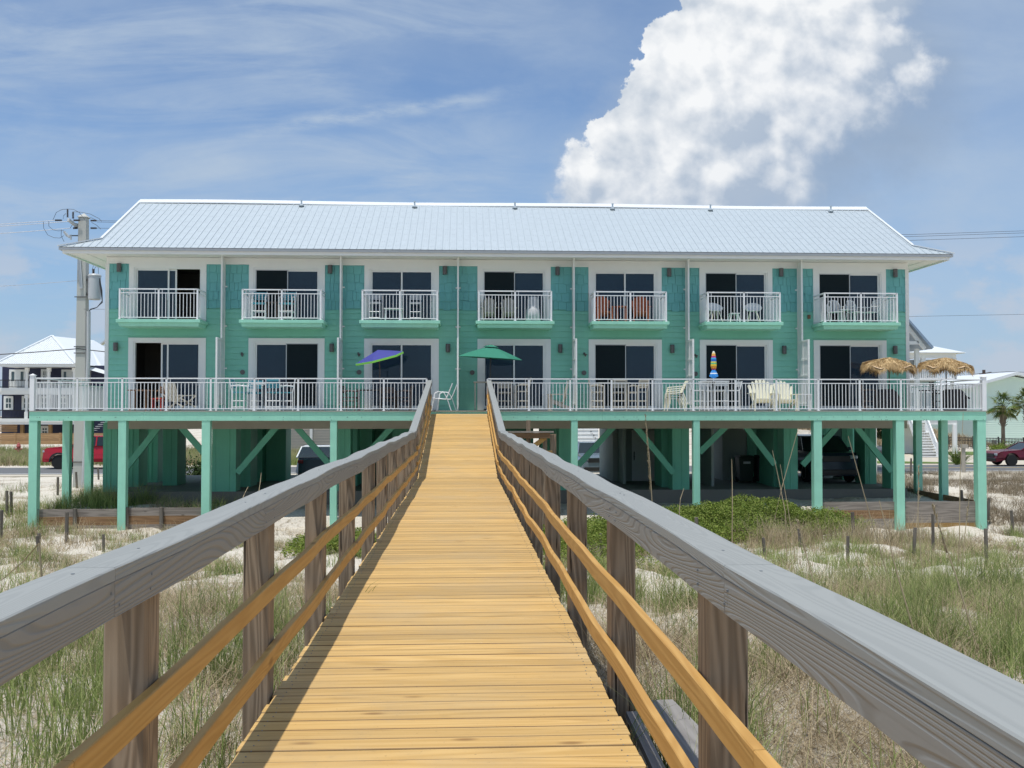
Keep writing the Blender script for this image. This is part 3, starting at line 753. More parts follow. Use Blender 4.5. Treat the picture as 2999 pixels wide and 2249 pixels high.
# clapboards
def lap(c, x0, x1, z, e):
    c.raw([(x0, BY + .02, z), (x1, BY + .02, z), (x1, BY - .028, z), (x0, BY - .028, z), (x0, BY + .02, z + e), (x1, BY + .02, z + e), (x1, BY - .004, z + e), (x0, BY - .004, z + e)], MB.BF)
c = MB(); E = .205; z = DZ - .02; rq = random.Random(2)
while z < Z_SB - .01:
    e = min(E, Z_SB - z)
    for k in range(0, len(edges), 2): lap(c, edges[k], edges[k + 1], z, e)
    if z > Z_LC - .12 and z < Z_UD:
        for (a, e2) in cas: lap(c, a, e2, max(z, Z_LC), z + e - max(z, Z_LC))
    z += E
c.build('clapboard_siding', M['clap'], bld)
rows = 5; RH = (Z_ST - Z_SB) / rows
for k in range(0, len(edges), 2):
    x0, x1 = edges[k], edges[k + 1]; c = MB()
    for r_ in range(rows + 1):
        x = x0 - rq.uniform(0, .12)
        while x < x1:
            wd = rq.choice((.13, .18, .24, .29)); a, e = max(x, x0), min(x + wd - .009, x1)
            if e > a + .02:
                zb = Z_SB + r_ * RH + rq.choice((0, 0, .035, .05)) - (.0 if r_ else .0); ztp = min(zb + RH + .05, Z_ST)
                if ztp - zb > .03:
                    c.raw([(a, BY + .02, zb), (e, BY + .02, zb), (e, BY - .032, zb), (a, BY - .032, zb), (a, BY + .02, ztp), (e, BY + .02, ztp), (e, BY - .002, ztp), (a, BY - .002, ztp)], MB.BF)
            x += wd
    c.build('shingle_band', M['shingle'], bld)
c = MB(); c.box(BX0, BY - .04, Z_ST, BX1, BY + .02, Z_FR); c.build('frieze_board', M['trim'], bld)
for x0, x1 in ((BX0 - .03, BX0 + .10), (BX1 - .10, BX1 + .03)):
    c = MB(); c.box(x0, BY - .035, 1.25, x1, BY + .1, Z_ST - .002); c.build('corner_board', M['trim'], bld)
# doors
def door(x0, x1, zb, zt, left, right, lab, hd='r'):
    fr = MB(); w_ = .17
    yf = BY - .045
    fr.box(x0, yf, zb, x0 + w_, BY + .03, zt); fr.box(x1 - w_, yf, zb, x1, BY + .03, zt)
    fr.box(x0 + w_, yf, zt - .12, x1 - w_, BY + .03, zt)
    a, e, t = x0 + w_, x1 - w_, zt - .12
    f = .055                     # outer track frame, set back
    fr.box(a, BY - .02, zb, a + f, BY + .12, t); fr.box(e - f, BY - .02, zb, e, BY + .12, t); fr.box(a + f, BY - .02, t - f, e - f, BY + .12, t)
    fr.box(a + f, BY - .03, zb, e - f, BY + .12, zb + .05)
    a += f; e -= f; t -= f; m_ = (a + e) / 2
    o = fr.build('door', M['trim'], bld); tag(o, lab)
    def sash(p, q, y, mt, nm, fw=.055, fm='trim'):
        s_ = MB(); s_.box(p, y, zb + .05, p + fw, y + .035, t); s_.box(q - fw, y, zb + .05, q, y + .035, t)
        s_.box(p + fw, y, t - fw, q - fw, y + .035, t); s_.box(p + fw, y, zb + .05, q - fw, y + .035, zb + .15)
        s_.build('sash', M[fm], o)
        g = MB(); g.box(p + fw, y + .012, zb + .15, q - fw, y + .022, t - fw); g.build(nm, M[mt], o)
    if left == 'g': sash(a, m_ + .03, BY + .045, 'glass', 'glass')
    if left == 's': sash(a, m_ + .03, BY + .0, 'screen', 'screen', .03, 'grey'); sash(m_ - .02, e, BY + .09, 'glass', 'glass')
    if left == 'o': sash(m_ - .25, e - .2, BY + .09, 'glass', 'glass')
    if right == 'g': sash(m_ - .03, e, BY + .0 if left == 'g' else BY + .045, 'glass', 'glass')
    if right == 's': sash(m_ - .03, e, BY + .0, 'screen', 'screen', .03, 'grey')
    if right == 'o': sash(a + .22, m_ + .28, BY + .09, 'glass', 'glass')
    if right == 'g' and rq.random() < .7:
        cu = MB(); cx_ = e - .05; n_ = 7
        for q_ in range(n_): cu.box(cx_ - .07 * (q_ + 1), BY + .26 + .02 * (q_ % 2), zb + .1, cx_ - .07 * q_, BY + .28 + .02 * (q_ % 2), t)
        cu.build('curtain', M['curtain'], o)
    h = MB(); hx = e - .03 if hd == 'r' else (a + .03 if hd == 'l' else m_)
    h.tube([(hx, BY - .005, zb + 1.12), (hx, BY - .05, zb + 1.10), (hx, BY - .05, zb + .88), (hx, BY - .005, zb + .86)], .012); h.build('handle', M['white'], o)
ups = [('g', 'o'), ('s', 'g'), ('g', 'g'), ('s', 'g'), ('g', 'g'), ('s', 'g'), ('s', 'g')]
los = [('o', 'g'), ('g', 's'), ('g', 'g'), ('g', 'g'), ('s', 'g'), ('s', 'g'), ('s', 'g')]
for i, (a, e) in enumerate(cas):
    door(a, e, Z_UD, Z_UC, *ups[i], 'white sliding door onto a balcony' + (' standing open' if 'o' in ups[i] else ''), 'm' if i == 0 else 'r')
    door(a, e, Z_LD, Z_LC, *los[i], 'white sliding door onto the deck' + (' standing open' if 'o' in los[i] else ''), 'r' if i < 5 else 'm')
# balconies
bal = [(343, 580), (704, 942), (1056, 1284), (1398, 1619), (1738, 1956), (2071, 2290), (2414, 2634)]
BF = 33.85; BZ = 4.66
for i, (a, e) in enumerate(bal):
    x0, x1 = gx(a, BF), gx(e, BF)
    o = MB(); o.box(x0 - .06, BF - .06, BZ - .11, x1 + .06, BY - .02, BZ)
    o = o.build('balcony', M['mint'], bld, .006)
    s_ = MB()                                        # tapered underside
    s_.raw([(x0, BF, BZ - .112), (x1, BF, BZ - .112), (x1, BY - .02, BZ - .112), (x0, BY - .02, BZ - .112), (x0 + .02, BF + .02, BZ - .24), (x1 - .02, BF + .02, BZ - .24), (x1 - .03, BY - .02, BZ - .24), (x0 + .03, BY - .02, BZ - .24)], MB.BF)
    s_.build('soffit', M['mint'], o)
    r_ = MB(); xa, xb, xm = x0 + .05, x1 - .05, (x0 + x1) / 2
    rail_run(r_, (xa, BF, 0), (xm, BF, 0), BZ, 1.06); rail_run(r_, (xm, BF, 0), (xb, BF, 0), BZ, 1.06)
    rail_run(r_, (xa, BF, 0), (xa, BY - .06, 0), BZ, 1.06); rail_run(r_, (xb, BF, 0), (xb, BY - .06, 0), BZ, 1.06)
    r_.build('railing', M['white'], o)
    for x in (xa, xm, xb): rpost(x, BF, BZ, o)
# privacy fins
for i in range(1, 7):
    x = BX0 + i * U; pr = MB()
    pr.box(x - .008, BY - .44, 4.05, x + .008, BY - .03, Z_FR - .03)
    pr.box(x - .028, BY - .50, 4.05, x + .028, BY - .44, Z_FR + .02)
    pr.box(x - .02, BY - .08, DZ, x + .02, BY - .025, Z_FR - .03)
    k = 0; z = 4.3
    while z < 6.8: pr.box(x - .018, BY - .44, z, x + .018, BY - .08, z + .03); z += .44
    z = 1.9
    for z in (3.0, 4.5, 5.9): pr.box(x - .09, BY - .06, z, x + .09, BY - .03, z + .05)
    # wider lower panel reaching forward over the deck
    pr.box(x - .03, BY - 1.15, DZ, x + .03, BY - 1.09, 4.05); pr.box(x - .03, BY - 1.09, 3.99, x + .03, BY - .08, 4.05)
    for z in (1.75, 2.75, 3.32): pr.box(x - .025, BY - 1.09, z, x + .025, BY - .08, z + .05)
    pr.box(x - .02, BY - .60, DZ + .2, x + .02, BY - .56, 3.99)
    o = pr.build('privacy_screen', M['trim'], bld)
    g = MB(); g.box(x - .006, BY - 1.09, 1.80, x + .006, BY - .08, 3.99); g.build('screen_panel', M['plastic'], o)
# wall lights, floodlights, vents
def wl(px, py):
    x, _, z = at(px, py, BY); l = MB(); l.lathe([(0, -.15), (.075, -.15), (.08, -.13), (.08, .13), (.075, .15), (0, .15)], 12, (x, BY - .12, z)); l.box(x - .03, BY - .06, z - .05, x + .03, BY - .02, z + .05)
    l.build('wall_light', M['bronze'], bld)
for px, py in ((352, 785), (968, 790), (1303, 793), (1632, 795), (1958, 799), (2285, 799), (2618, 801), (342, 1016), (973, 1019), (1312, 1020), (1640, 1021), (1967, 1022), (2294, 1025), (2618, 1025)): wl(px, py)
for px, py in ((711, 1090), (1052, 1090), (1383, 1091), (1710, 1092), (2036, 1095)):
    x, _, z = at(px, py, BY); l = MB(); l.lathe([(0, 0), (.085, 0), (.085, .03), (.06, .03), (.055, .012), (.03, .012), (.028, .05), (0, .05)], 18, (x, BY - .06, z), 'y'); l.build('round_vent', M['bronze'], bld)
for px, py in ((709, 1038), (1050, 1038), (1711, 1038), (2035, 1042)):
    x, _, z = at(px, py, BY); l = MB(); l.lathe([(0, 0), (.02, 0), (.06, .09), (.05, .1), (0, .1)], 12, (x + .03, BY - .12, z - .08)); l.box(x - .035, BY - .05, z, x + .035, BY - .02, z + .07); l.bar((x, BY - .05, z + .03), (x + .03, BY - .12, z), .02, .02); l.build('floodlight', M['bronze'], bld)
x, _, z = at(2368, 928, BY); l = MB(); l.box(x - .05, BY - .07, z - .07, x + .05, BY - .02, z + .07); l.build('junction_box', M['midwood'], bld)
# roof
EY, EZ = 33.78, 7.12
ex0, ex1 = gx(165, EY), gx(2798, EY)
RYD = 38.6
rx0, rx1 = gx(405, RYD), gx(2543, RYD); RZ = gz(601, RYD, 1500)
gx0, gx1_ = rx0, rx1                           # gable rakes
back = 2 * RYD - EY
def zr(y): return EZ + (RZ - EZ) * (y - EY) / (RYD - EY)
sk = .52                                      # how far up the slope the end skirts meet
ys_ = EY + .75
def slope(mb, y0, y1, sgn):
    pass
c = MB()
zs = zr(ys_)
yb_ = 2 * RYD - ys_
c.raw([(ex0, EY, EZ), (ex1, EY, EZ), (gx1_, ys_, zs), (rx1, RYD, RZ), (rx0, RYD, RZ), (gx0, ys_, zs)], [(0, 1, 2, 3, 4, 5)])
c.raw([(ex0, back, EZ), (ex1, back, EZ), (gx1_, yb_, zs), (rx1, RYD, RZ), (rx0, RYD, RZ), (gx0, yb_, zs)], [(5, 4, 3, 2, 1, 0)])
c.raw([(ex0, EY, EZ), (gx0, ys_, zs), (gx0, yb_, zs), (ex0, back, EZ)], [(0, 1, 2, 3)])
c.raw([(ex1, EY, EZ), (gx1_, ys_, zs), (gx1_, yb_, zs), (ex1, back, EZ)], [(3, 2, 1, 0)])
c.raw([(gx0, ys_, zs), (rx0, RYD, RZ), (gx0, yb_, zs)], [(0, 1, 2)]); c.raw([(gx1_, ys_, zs), (rx1, RYD, RZ), (gx1_, yb_, zs)], [(2, 1, 0)])
# standing ribs
n = int((ex1 - ex0) / .245)
for k in range(1, n):
    x = ex0 + (ex1 - ex0) * k / n
    if x < gx0: yt = EY + (x - ex0) / (gx0 - ex0) * (ys_ - EY)
    elif x > gx1_: yt = EY + (ex1 - x) / (ex1 - gx1_) * (ys_ - EY)
    else: yt = RYD
    q = [(x - .016, EY - .01, EZ - .004), (x + .016, EY - .01, EZ - .004), (x + .016, yt, zr(yt)), (x - .016, yt, zr(yt)), (x - .008, EY - .01, EZ + .022), (x + .008, EY - .01, EZ + .022), (x + .008, yt, zr(yt) + .02), (x - .008, yt, zr(yt) + .02)]
    c.raw(q, MB.BF)
ro = c.build('roof', M['roof'], bld, recalc=False)
c = MB(); rq = random.Random(8)
for k in range(1, n):
    x = ex0 + (ex1 - ex0) * (k + .5) / n
    if x < gx0 or x > gx1_: continue
    for j in range(8):
        y = EY + .25 + j * .6 + rq.uniform(-.12, .12); z = zr(y)
        for dx in (-.03, .045):
            c.box(x + dx - .007, y - .007, z, x + dx + .007, y + .007, z + .009)
tag(c.build('screws', M['steel'], ro), None, kind='stuff')
c = MB(); m_ = 24
rp_pts = [(rx0 + (rx1 - rx0) * i / m_, RYD, RZ + .035 + .018 * math.sin(i * .55)) for i in range(m_ + 1)]
sl_ = (RZ - EZ) / (RYD - EY)
for p, q in zip(rp_pts[:-1], rp_pts[1:]):
    c.raw([(v[0], v[1] + dy, v[2] + dz) for v in (p, q) for dy, dz in ((-.24, -.24 * sl_ + .015), (0, .05), (.24, -.24 * sl_ + .015), (0, -.03), (-.24, -.24 * sl_ - .02))], [(0, 1, 6, 5), (1, 2, 7, 6), (2, 3, 8, 7), (3, 4, 9, 8), (4, 0, 5, 9), (0, 4, 3, 2, 1), (5, 6, 7, 8, 9)])
for gxx in (gx0, gx1_):
    c.bar((gxx, ys_, zs + .03), (gxx, RYD, RZ + .03), .09, .03)
c.bar((ex0 - .02, EY - .02, EZ + .03), (gx0, ys_, zs + .03), .12, .03); c.bar((ex1 + .02, EY - .02, EZ + .03), (gx1_, ys_, zs + .03), .12, .03)
c.build('ridge_cap', M['farroof'], ro)
FB = Z_FR + .01
c = MB(); c.box(ex0, EY + .02, EZ - .10, ex1, EY + .07, EZ - .012); c.box(ex0, EY + .07, EZ - .1, ex0 + .05, back, EZ - .012); c.box(ex1 - .05, EY + .07, EZ - .1, ex1, back, EZ - .012)
c.build('drip_edge', M['grey'], ro)
c = MB(); fx = .10
c.box(ex0 + fx, EY + .09, FB - .05, ex1 - fx, EY + .13, EZ - .03); c.box(ex0 + fx, EY + .13, FB - .05, ex0 + fx + .04, back - .1, EZ - .03); c.box(ex1 - fx - .04, EY + .13, FB - .05, ex1 - fx, back - .1, EZ - .03)
c.build('fascia', M['trim'], bld)
c = MB(); c.box(ex0 + fx + .04, EY + .13, FB, ex1 - fx - .04, back - .1, FB + .02)
c.box(ex0 + .75, EY + .5, FB - .012, ex0 + .79, back - .5, FB - .002); c.box(ex1 - .79, EY + .5, FB - .012, ex1 - .75, back - .5, FB - .002)
c.build('soffit', M['trim'], bld)
for px in (880, 1213, 1508, 1795, 2083, 2437):
    x = gx(px, RYD - .4); y = RYD - .45; z = zr(y); c = MB()
    c.lathe([(.0, -.06), (.10, -.03), (.11, 0.0), (.035, .04), (.03, .17), (.045, .18), (.045, .21), (0, .21)], 12, (x, y, z + .05)); c.build('roof_vent', M['roof'], bld)

# ground floor: slab, piers, beam, braces, storage rooms
SZ = -1.36
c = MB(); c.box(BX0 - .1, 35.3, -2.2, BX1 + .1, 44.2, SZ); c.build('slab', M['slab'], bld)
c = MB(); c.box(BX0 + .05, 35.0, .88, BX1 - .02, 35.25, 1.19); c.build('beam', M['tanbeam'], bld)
c = MB(); c.box(BX0 + .05, 35.25, 1.10, BX1 - .05, BB, 1.19)
for k in range(5): c.box(BX0 + .05, 36.5 + k * 1.3, .92, BX1 - .05, 36.62 + k * 1.3, 1.09)
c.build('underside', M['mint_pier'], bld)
piers = [(303, 345), (622, 692), (987, 1027), (1637, 1673), (1969, 2018), (2295, 2335), (2607, 2642)]
def pier(x0, x1, y, dp):
    c = MB(); c.box(x0, y, SZ, x1, y + dp, 1.095)
    c.box(x0 + .08, y - .012, SZ, x0 + .13, y, .88); c.box(x1 - .28, y - .02, SZ, x1 - .22, y, .88)
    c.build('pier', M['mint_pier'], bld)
for i, (a, e) in enumerate(piers):
    x0, x1 = gx(a, 35.32), gx(e, 35.32)
    for k in range(4): pier(x0, x1, 35.32 + k * 2.3, 1.05 if k else .75)
for a, e, y in ((478, 520, 38.2), (692, 735, 37.4), (780, 838, 40.5), (1027, 1090, 38.6), (1150, 1200, 38), (1937, 1966, 36.4), (1585, 1637, 37.8), (2265, 2292, 36.4)):
    pier(gx(a, y), gx(e, y), y, 1.2)
def brace(a, ay, e, ey, y=35.12):
    c = MB(); p, q = at(a, ay, y), at(e, ey, y); c.bar(p, q, .21, .10, (0, 1, 0))
    c.build('brace', M['mint_pier'], bld)
for a, ay, e, ey in ((368, 1372, 465, 1250), (530, 1250, 605, 1335), (695, 1385, 810, 1250), (868, 1250, 972, 1368), (1075, 1330, 1150, 1248), (1694, 1362, 1798, 1248), (1860, 1248, 1972, 1385), (2048, 1325, 2127, 1248),
                     (2183, 1248, 2268, 1360), (2350, 1362, 2450, 1250), (2508, 1250, 2610, 1380)):
    brace(a, ay, e, ey)
M['store'] = paint('storage_wall_paint', (0.36, 0.40, 0.37), 0.7, 0.08, 1.0, 0.05, streak=.05)
def stor(x0, x1, y0, y1, dr=None):
    c = MB(); c.box(x0, y0, SZ, x1, y1, 1.09); o = c.build('storage_room', M['store'], bld)
    if dr:
        c = MB(); c.box(dr[0], y0 - .04, SZ + .02, dr[1], y0 - .002, .72); c.build('door', M['trim'], o)
        c = MB(); c.lathe([(0, 0), (.03, 0), (.035, .03), (0, .05)], 10, (dr[0] + .09, y0 - .09, -.35), 'y'); c.box(dr[0] + .07, y0 - .05, -.5, dr[0] + .11, y0 - .042, -.15); c.build('handle', M['bronze'], o)
xs1 = gx(1788, 40.2)
stor(xs1, gx(1955, 40.2), 39.6, 43.5, (gx(1850, 39.6), gx(1920, 39.6)))
c = MB(); c.box(gx(1786, 42) - .05, 38.2, SZ, gx(1786, 42) + .05, 43.2, 1.09); c.build('partition', M['store'], bld)
stor(gx(2115, 40), gx(2290, 40), 40.0, 43.5)
c = MB(); c.box(gx(2060, 38), 36.8, SZ, gx(2060, 38) + .1, 40, 1.09); c.build('partition', M['store'], bld)
c = MB(); c.box(gx(1095, 41), 40.6, SZ, gx(1560, 41), 43, 1.09); c.build('storage_room', M['mint_pier'], bld)
c = MB(); c.box(gx(345, 39.5), 42.2, SZ, gx(420, 39.5) , 42.3, 1.09); c.box(gx(692, 42), 42.0, SZ, gx(838, 42), 42.1, 1.09); c.box(gx(2480, 43), 43, SZ, gx(2560, 43), 43.1, 1.09); c.build('partition', M['mint_pier'], bld)

# retaining walls of weathered boards
def retain(name, lab, px0, px1, rows, y, mats, stakes):
    t_ = thing(name, lab, 'retaining wall', (0, 0, 0)); x0, x1 = gx(px0, y), gx(px1, y)
    for k, (pa, pb) in enumerate(rows):
        c = MB(); c.box(x0, y, gz(pb, y), x1, y + .045, gz(pa, y) - .006); c.build('board', M[mats[k % len(mats)]], t_)
    for s_ in stakes:
        c = MB(); xx = gx(s_, y); c.lathe([(0, -2.9), (.07, -2.9), (.065, gz(rows[0][0], y) + .02), (0, gz(rows[0][0], y) + .03)], 8, (xx, y - .08, 0)); c.build('post', M['stake'], t_)
    return t_
rt = 'low retaining wall of weathered boards between green posts, '
retain('retaining_wall', 'weathered board retaining wall between the two leftmost green deck posts', 110, 346, [(1485, 1507), (1507, 1532), (1532, 1560)], 32.2, ['old_x', 'brown_x', 'old_x'], (113, 226))
retain('retaining_wall', 'weathered board retaining wall under the deck near the left walk rail', 370, 592, [(1482, 1505), (1505, 1530), (1530, 1560)], 32.2, ['old_x', 'brown_x'], (377, 478))
retain('retaining_wall', 'board retaining wall in grey and orange tones left of its green middle post', 2407, 2624, [(1475, 1500), (1500, 1526), (1526, 1560)], 32.2, ['old_x', 'brown_x', 'old_x'], ())
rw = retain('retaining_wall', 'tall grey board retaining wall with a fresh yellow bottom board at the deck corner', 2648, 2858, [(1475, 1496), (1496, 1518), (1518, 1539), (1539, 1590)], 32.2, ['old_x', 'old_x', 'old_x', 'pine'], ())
c = MB(); xx = gx(2860, 32.2); c.box(xx - .05, 32.15, -3, xx + .09, 32.3, gz(1470, 32.2)); c.build('post', M['brown_x'], rw)
c = MB(); c.box(xx + .01, 32.3, -2.6, xx + .06, 40.3, -1.52); tag(c.build('retaining_wall', M['brown_x']), 'dark board retaining wall running back along the side deck posts', 'retaining wall')
c = MB(); rq = random.Random(6)
for k in range(90):
    z = -2.55 + k * .0115; a = rq.uniform(0, .05); s_ = rq.uniform(.02, .035)
    c.lathe([(0, -s_), (s_, 0), (0, s_)], 6, (xx + .13 + rq.uniform(-.025, .025), 32.2 + a, z))
tag(c.build('expanding_foam', M['lichen'], None, 0), 'crusty strip of yellow foam beside the right corner post', 'foam strip')
# ------------------------------------------------------------------ furniture (front of every chair faces local -y)
def adirondack(lab, m, loc, rz=0.0, s=1.0, grp=None, sx_=1.0):
    t = thing('adirondack_chair', lab, 'chair', loc, R(rz), grp); t.scale = (s * sx_, s, s)
    M_ = M[m]; c = MB()
    for k in range(6): c.box(-.27, -.26 + .085 * k, .37 - .022 * k, .27, -.185 + .085 * k, .392 - .022 * k)
    c.build('seat', M_, t)
    c = MB(); hs = [.60, .70, .76, .79, .76, .70, .60]
    for k, h in enumerate(hs):
        x = -.285 + k * .095 - .0; fan = (k - 3) * .035
        a = Vector((x * .80, .20, .24)); e = Vector((x + fan * .8, .20 + h * .22, .24 + h * .97))
        dd = (e - a); c.bar(a, e, .088 * (1 + .1 * abs(1)), .018, (0, -1, .4)); c.bar(e, e + dd * .04, .055, .018, (0, -1, .4))
    c.bar((-.25, .30, .45), (.25, .30, .45), .03, .07)
    c.build('backrest', M_, t)
    for sx in (-1, 1):
        c = MB(); c.box(sx * .36 - .07, -.33, .55, sx * .36 + .07, .36, .572); c.build('armrest', M_, t)
        c = MB(); c.box(sx * .31 - .02, -.30, 0, sx * .31 + .02, -.20, .55); c.build('leg', M_, t)
        c = MB(); c.bar((sx * .30, -.24, .34), (sx * .30, .46, .05), .03, .11); c.build('leg', M_, t)
    return t
def bar_chair(lab, m, m2, loc, rz=0.0, seat=.62, top=1.08, grp=None, w_=.46, slat=True, r=.022, arms=True):
    t = thing('high_chair', lab, 'chair', loc, R(rz), grp); mm, m2 = M[m], M[m2]
    h = w_ / 2
    for sx in (-1, 1):
        c = MB(); c.tube([(sx * h, -.21, 0), (sx * h, -.21, seat + (.2 if arms else 0))], r, 7); c.build('leg', mm, t)
        c = MB(); c.tube([(sx * h, .22, 0), (sx * h, .21, seat), (sx * h, .30, top)], r, 7); c.build('leg', mm, t)
    c = MB(); c.box(-h, -.22, seat - .02, h, .22, seat + .015)
    if slat: c.box(-h, -.23, seat - .05, h, -.20, seat - .02)
    c.build('seat', m2, t)
    c = MB(); n = 4; hb = top - seat - .14
    for k in range(n): z = seat + .14 + hb * k / n; yy = .21 + .09 * (z - seat) / (top - seat); c.box(-h, yy - .012, z, h, yy + .012, z + hb / n * .78)
    c.build('backrest', m2, t)
    c = MB()
    for z in (.12, .33):
        for yy in (-.21, .22): c.tube([(-h, yy, z), (h, yy, z)], r * .8, 6)
        for sx in (-1, 1): c.tube([(sx * h, -.21, z), (sx * h, .22, z)], r * .8, 6)
    c.build('stretcher', mm, t)
    if arms:
        for sx in (-1, 1):
            c = MB(); c.tube([(sx * h, -.21, seat + .2), (sx * h, .0, seat + .235), (sx * h, .24, seat + .21)], r, 7); c.build('armrest', mm, t)
    return t
def table(lab, m, loc, h=.72, r=.45, sq=None, rz=0, name='table', grp=None, splay=.0, shelf=False):
    t = thing(name, lab, 'table', loc, R(rz), grp); c = MB()
    if sq: c.box(-sq[0] / 2, -sq[1] / 2, h - .035, sq[0] / 2, sq[1] / 2, h)
    else: c.lathe([(0, h - .03), (r, h - .03), (r, h), (0, h)], 24)
    c.build('tabletop', M[m], t)
    lx, ly = (sq[0] / 2 - .05, sq[1] / 2 - .05) if sq else (r * .62, r * .62)
    for a in (-1, 1):
        for b_ in (-1, 1):
            c = MB(); c.bar((a * lx, b_ * ly, h - .035), (a * (lx + splay), b_ * (ly + splay), 0), .035, .035); c.build('leg', M[m], t)
    if shelf: c = MB(); c.box(-lx, -ly, h * .3, lx, ly, h * .3 + .02); c.build('shelf', M[m], t)
    return t
def tube_chair(lab, loc, rz=0, s=1.0, grp=None):       # sling chair of bent tube
    t = thing('patio_chair', lab, 'chair', loc, R(rz), grp); W = M['white']
    for sx in (-.26, .26):
        c = MB(); c.tube([(sx, -.30, 0), (sx, -.22, .42), (sx, -.20, .58), (sx, -.10, .64), (sx, .10, .62), (sx, .22, .42), (sx, .36, 0)], .013, 6); c.build('leg', W, t)
        c = MB(); c.tube([(sx, -.26, .42), (sx, .16, .38), (sx, .24, .50), (sx, .40, .92)], .013, 6); c.build('frame', W, t)
    c = MB(); c.box(-.25, -.25, .395, .25, .16, .405); c.build('seat', M['plastic'], t)
    c = MB(); c.bar((0, .19, .42), (0, .40, .92), .50, .012, (0, -1, .3)); c.build('backrest', M['plastic'], t)
    return t
def shell_chair(lab, loc, rz=0, grp=None):
    t = thing('shell_chair', lab, 'chair', loc, R(rz), grp); c = MB(); vs, fs = [], []; N, K = 12, 7
    for i in range(K):
        for j in range(N + 1):
            an = -.15 * math.pi + 1.3 * math.pi * j / N; f = i / (K - 1); r = .12 + .17 * f ** .6
            side = math.sin(an); z = .44 + .36 * max(0, f - .25) ** 1.2 * (0.35 + .65 * max(0, side)) * 1.25
            vs.append((math.cos(an) * (r + .03), math.sin(an) * r * .9, z))
    for i in range(K - 1):
        for j in range(N): a = i * (N + 1) + j; fs.append((a, a + 1, a + N + 2, a + N + 1))
    c.raw(vs, fs); o = c.build('seat', M['plastic'], t, smooth=True, recalc=False); md = o.modifiers.new('solid', 'SOLIDIFY'); md.thickness = .012
    c = MB(); c.lathe([(0, .43), (.15, .43), (.15, .45), (0, .45)], 12); c.build('seat_pan', M['plastic'], t)
    for a in (-1, 1):
        for b_ in (-1, 1): c = MB(); c.tube([(a * .10, b_ * .10, .43), (a * .22, b_ * .22, 0)], .016, 6, .01); c.build('leg', M['cream'], t)
    return t
def arch_chair(lab, loc, rz=0, grp=None):
    t = thing('resin_chair', lab, 'chair', loc, R(rz), grp); W = M['plastic']; c = MB()
    c.box(-.22, -.22, .40, .22, .20, .42); c.build('seat', W, t)
    c = MB(); c.tube([(-.22, .20, .42), (-.22, .26, .70), (-.14, .29, .84), (0, .30, .87), (.14, .29, .84), (.22, .26, .70), (.22, .20, .42)], .022, 7)
    for x in (-.1, 0, .1): c.box(x - .025, .23, .42, x + .025, .25, .84)
    c.build('backrest', W, t)
    for sx in (-1, 1):
        c = MB(); c.tube([(sx * .22, -.22, 0), (sx * .25, -.2, .60), (sx * .24, .2, .62)], .018, 6); c.build('armrest', W, t)
        c = MB(); c.tube([(sx * .22, .22, .4), (sx * .24, .30, 0)], .018, 6); c.build('leg', W, t)
    return t
def on(px, Y, z, py=1200): return (gx(px, Y, py), Y, z)

# balconies, from the left end of the building
Yb = 34.35
gB = 'furniture on the upper balconies'
bar_chair('high white chair with teal webbing, left one on the second balcony', 'plastic', 'teal', on(757, Yb, BZ), 4, .62, 1.06, 'teal webbed high chairs upstairs')
bar_chair('high white chair with teal webbing, right one on the second balcony', 'plastic', 'teal', on(840, Yb, BZ), -6, .62, 1.06, 'teal webbed high chairs upstairs')
table('small dark table with a white frame between the teal balcony chairs', 'darkwood', on(797, Yb, BZ), .66, .2, (.42, .42))
bar_chair('silver metal bar stool, left one on the third balcony', 'steel', 'grey', on(1098, Yb, BZ), 0, .66, 1.0, 'silver bar stools', .40, True, .014, False)
bar_chair('silver metal bar stool, right one on the third balcony', 'steel', 'grey', on(1217, Yb, BZ), 0, .66, 1.0, 'silver bar stools', .40, True, .014, False)
table('low white table between the silver bar stools', 'plastic', on(1152, Yb, BZ), .46, .3, (.66, .45))
adirondack('beige slatted garden chair, left one of the pair above the green umbrella', 'beige', on(1432, Yb + .1, BZ), 0, .9, 'beige slatted balcony chairs', .75)
adirondack('beige slatted garden chair, right one of the pair above the green umbrella', 'beige', on(1490, Yb + .1, BZ), 0, .9, 'beige slatted balcony chairs', .75)
t = thing('covered_chair', 'grey cloth covered seat in the right corner of the fourth balcony', 'chair', on(1561, Yb, BZ)); c = MB()
c.lathe([(0, 0), (.27, 0), (.24, .45), (.22, .47), (.2, .80), (.14, .9), (0, .92)], 12); c.build('cover', M['grey'], t, smooth=True)
adirondack('orange stained wooden garden chair left of the orange side table', 'orange', on(1768, Yb + .1, BZ), 8, 1.0, 'orange balcony chairs', .8)
adirondack('orange stained wooden garden chair right of the orange side table', 'orange', on(1877, Yb + .1, BZ), -6, 1.0, 'orange balcony chairs', .8)
table('orange stained wooden side table between two orange chairs', 'orange', on(1820, Yb, BZ), .58, .2, (.40, .40))
shell_chair('white shell chair left of the small table on the sixth balcony', on(2095, Yb, BZ), 10, 'white shell chairs'); shell_chair('white shell chair right of the small table on the sixth balcony', on(2208, Yb, BZ), -10, 'white shell chairs')
table('small white plastic table with splayed legs between the shell chairs', 'plastic', on(2151, Yb, BZ), .36, .2, (.34, .34), splay=.06)
arch_chair('white resin chair with arched back, left of the last balcony table', on(2448, Yb, BZ), -8); arch_chair('white resin chair with arched back, right beside the last balcony table', on(2509, Yb, BZ), 20)
arch_chair('white resin chair with arched back nearest the right end of the last balcony', on(2551, Yb, BZ), -70)
table('white plastic table among the resin chairs on the rightmost balcony', 'plastic', on(2480, Yb + .12, BZ), .52, .3, (.55, .4))

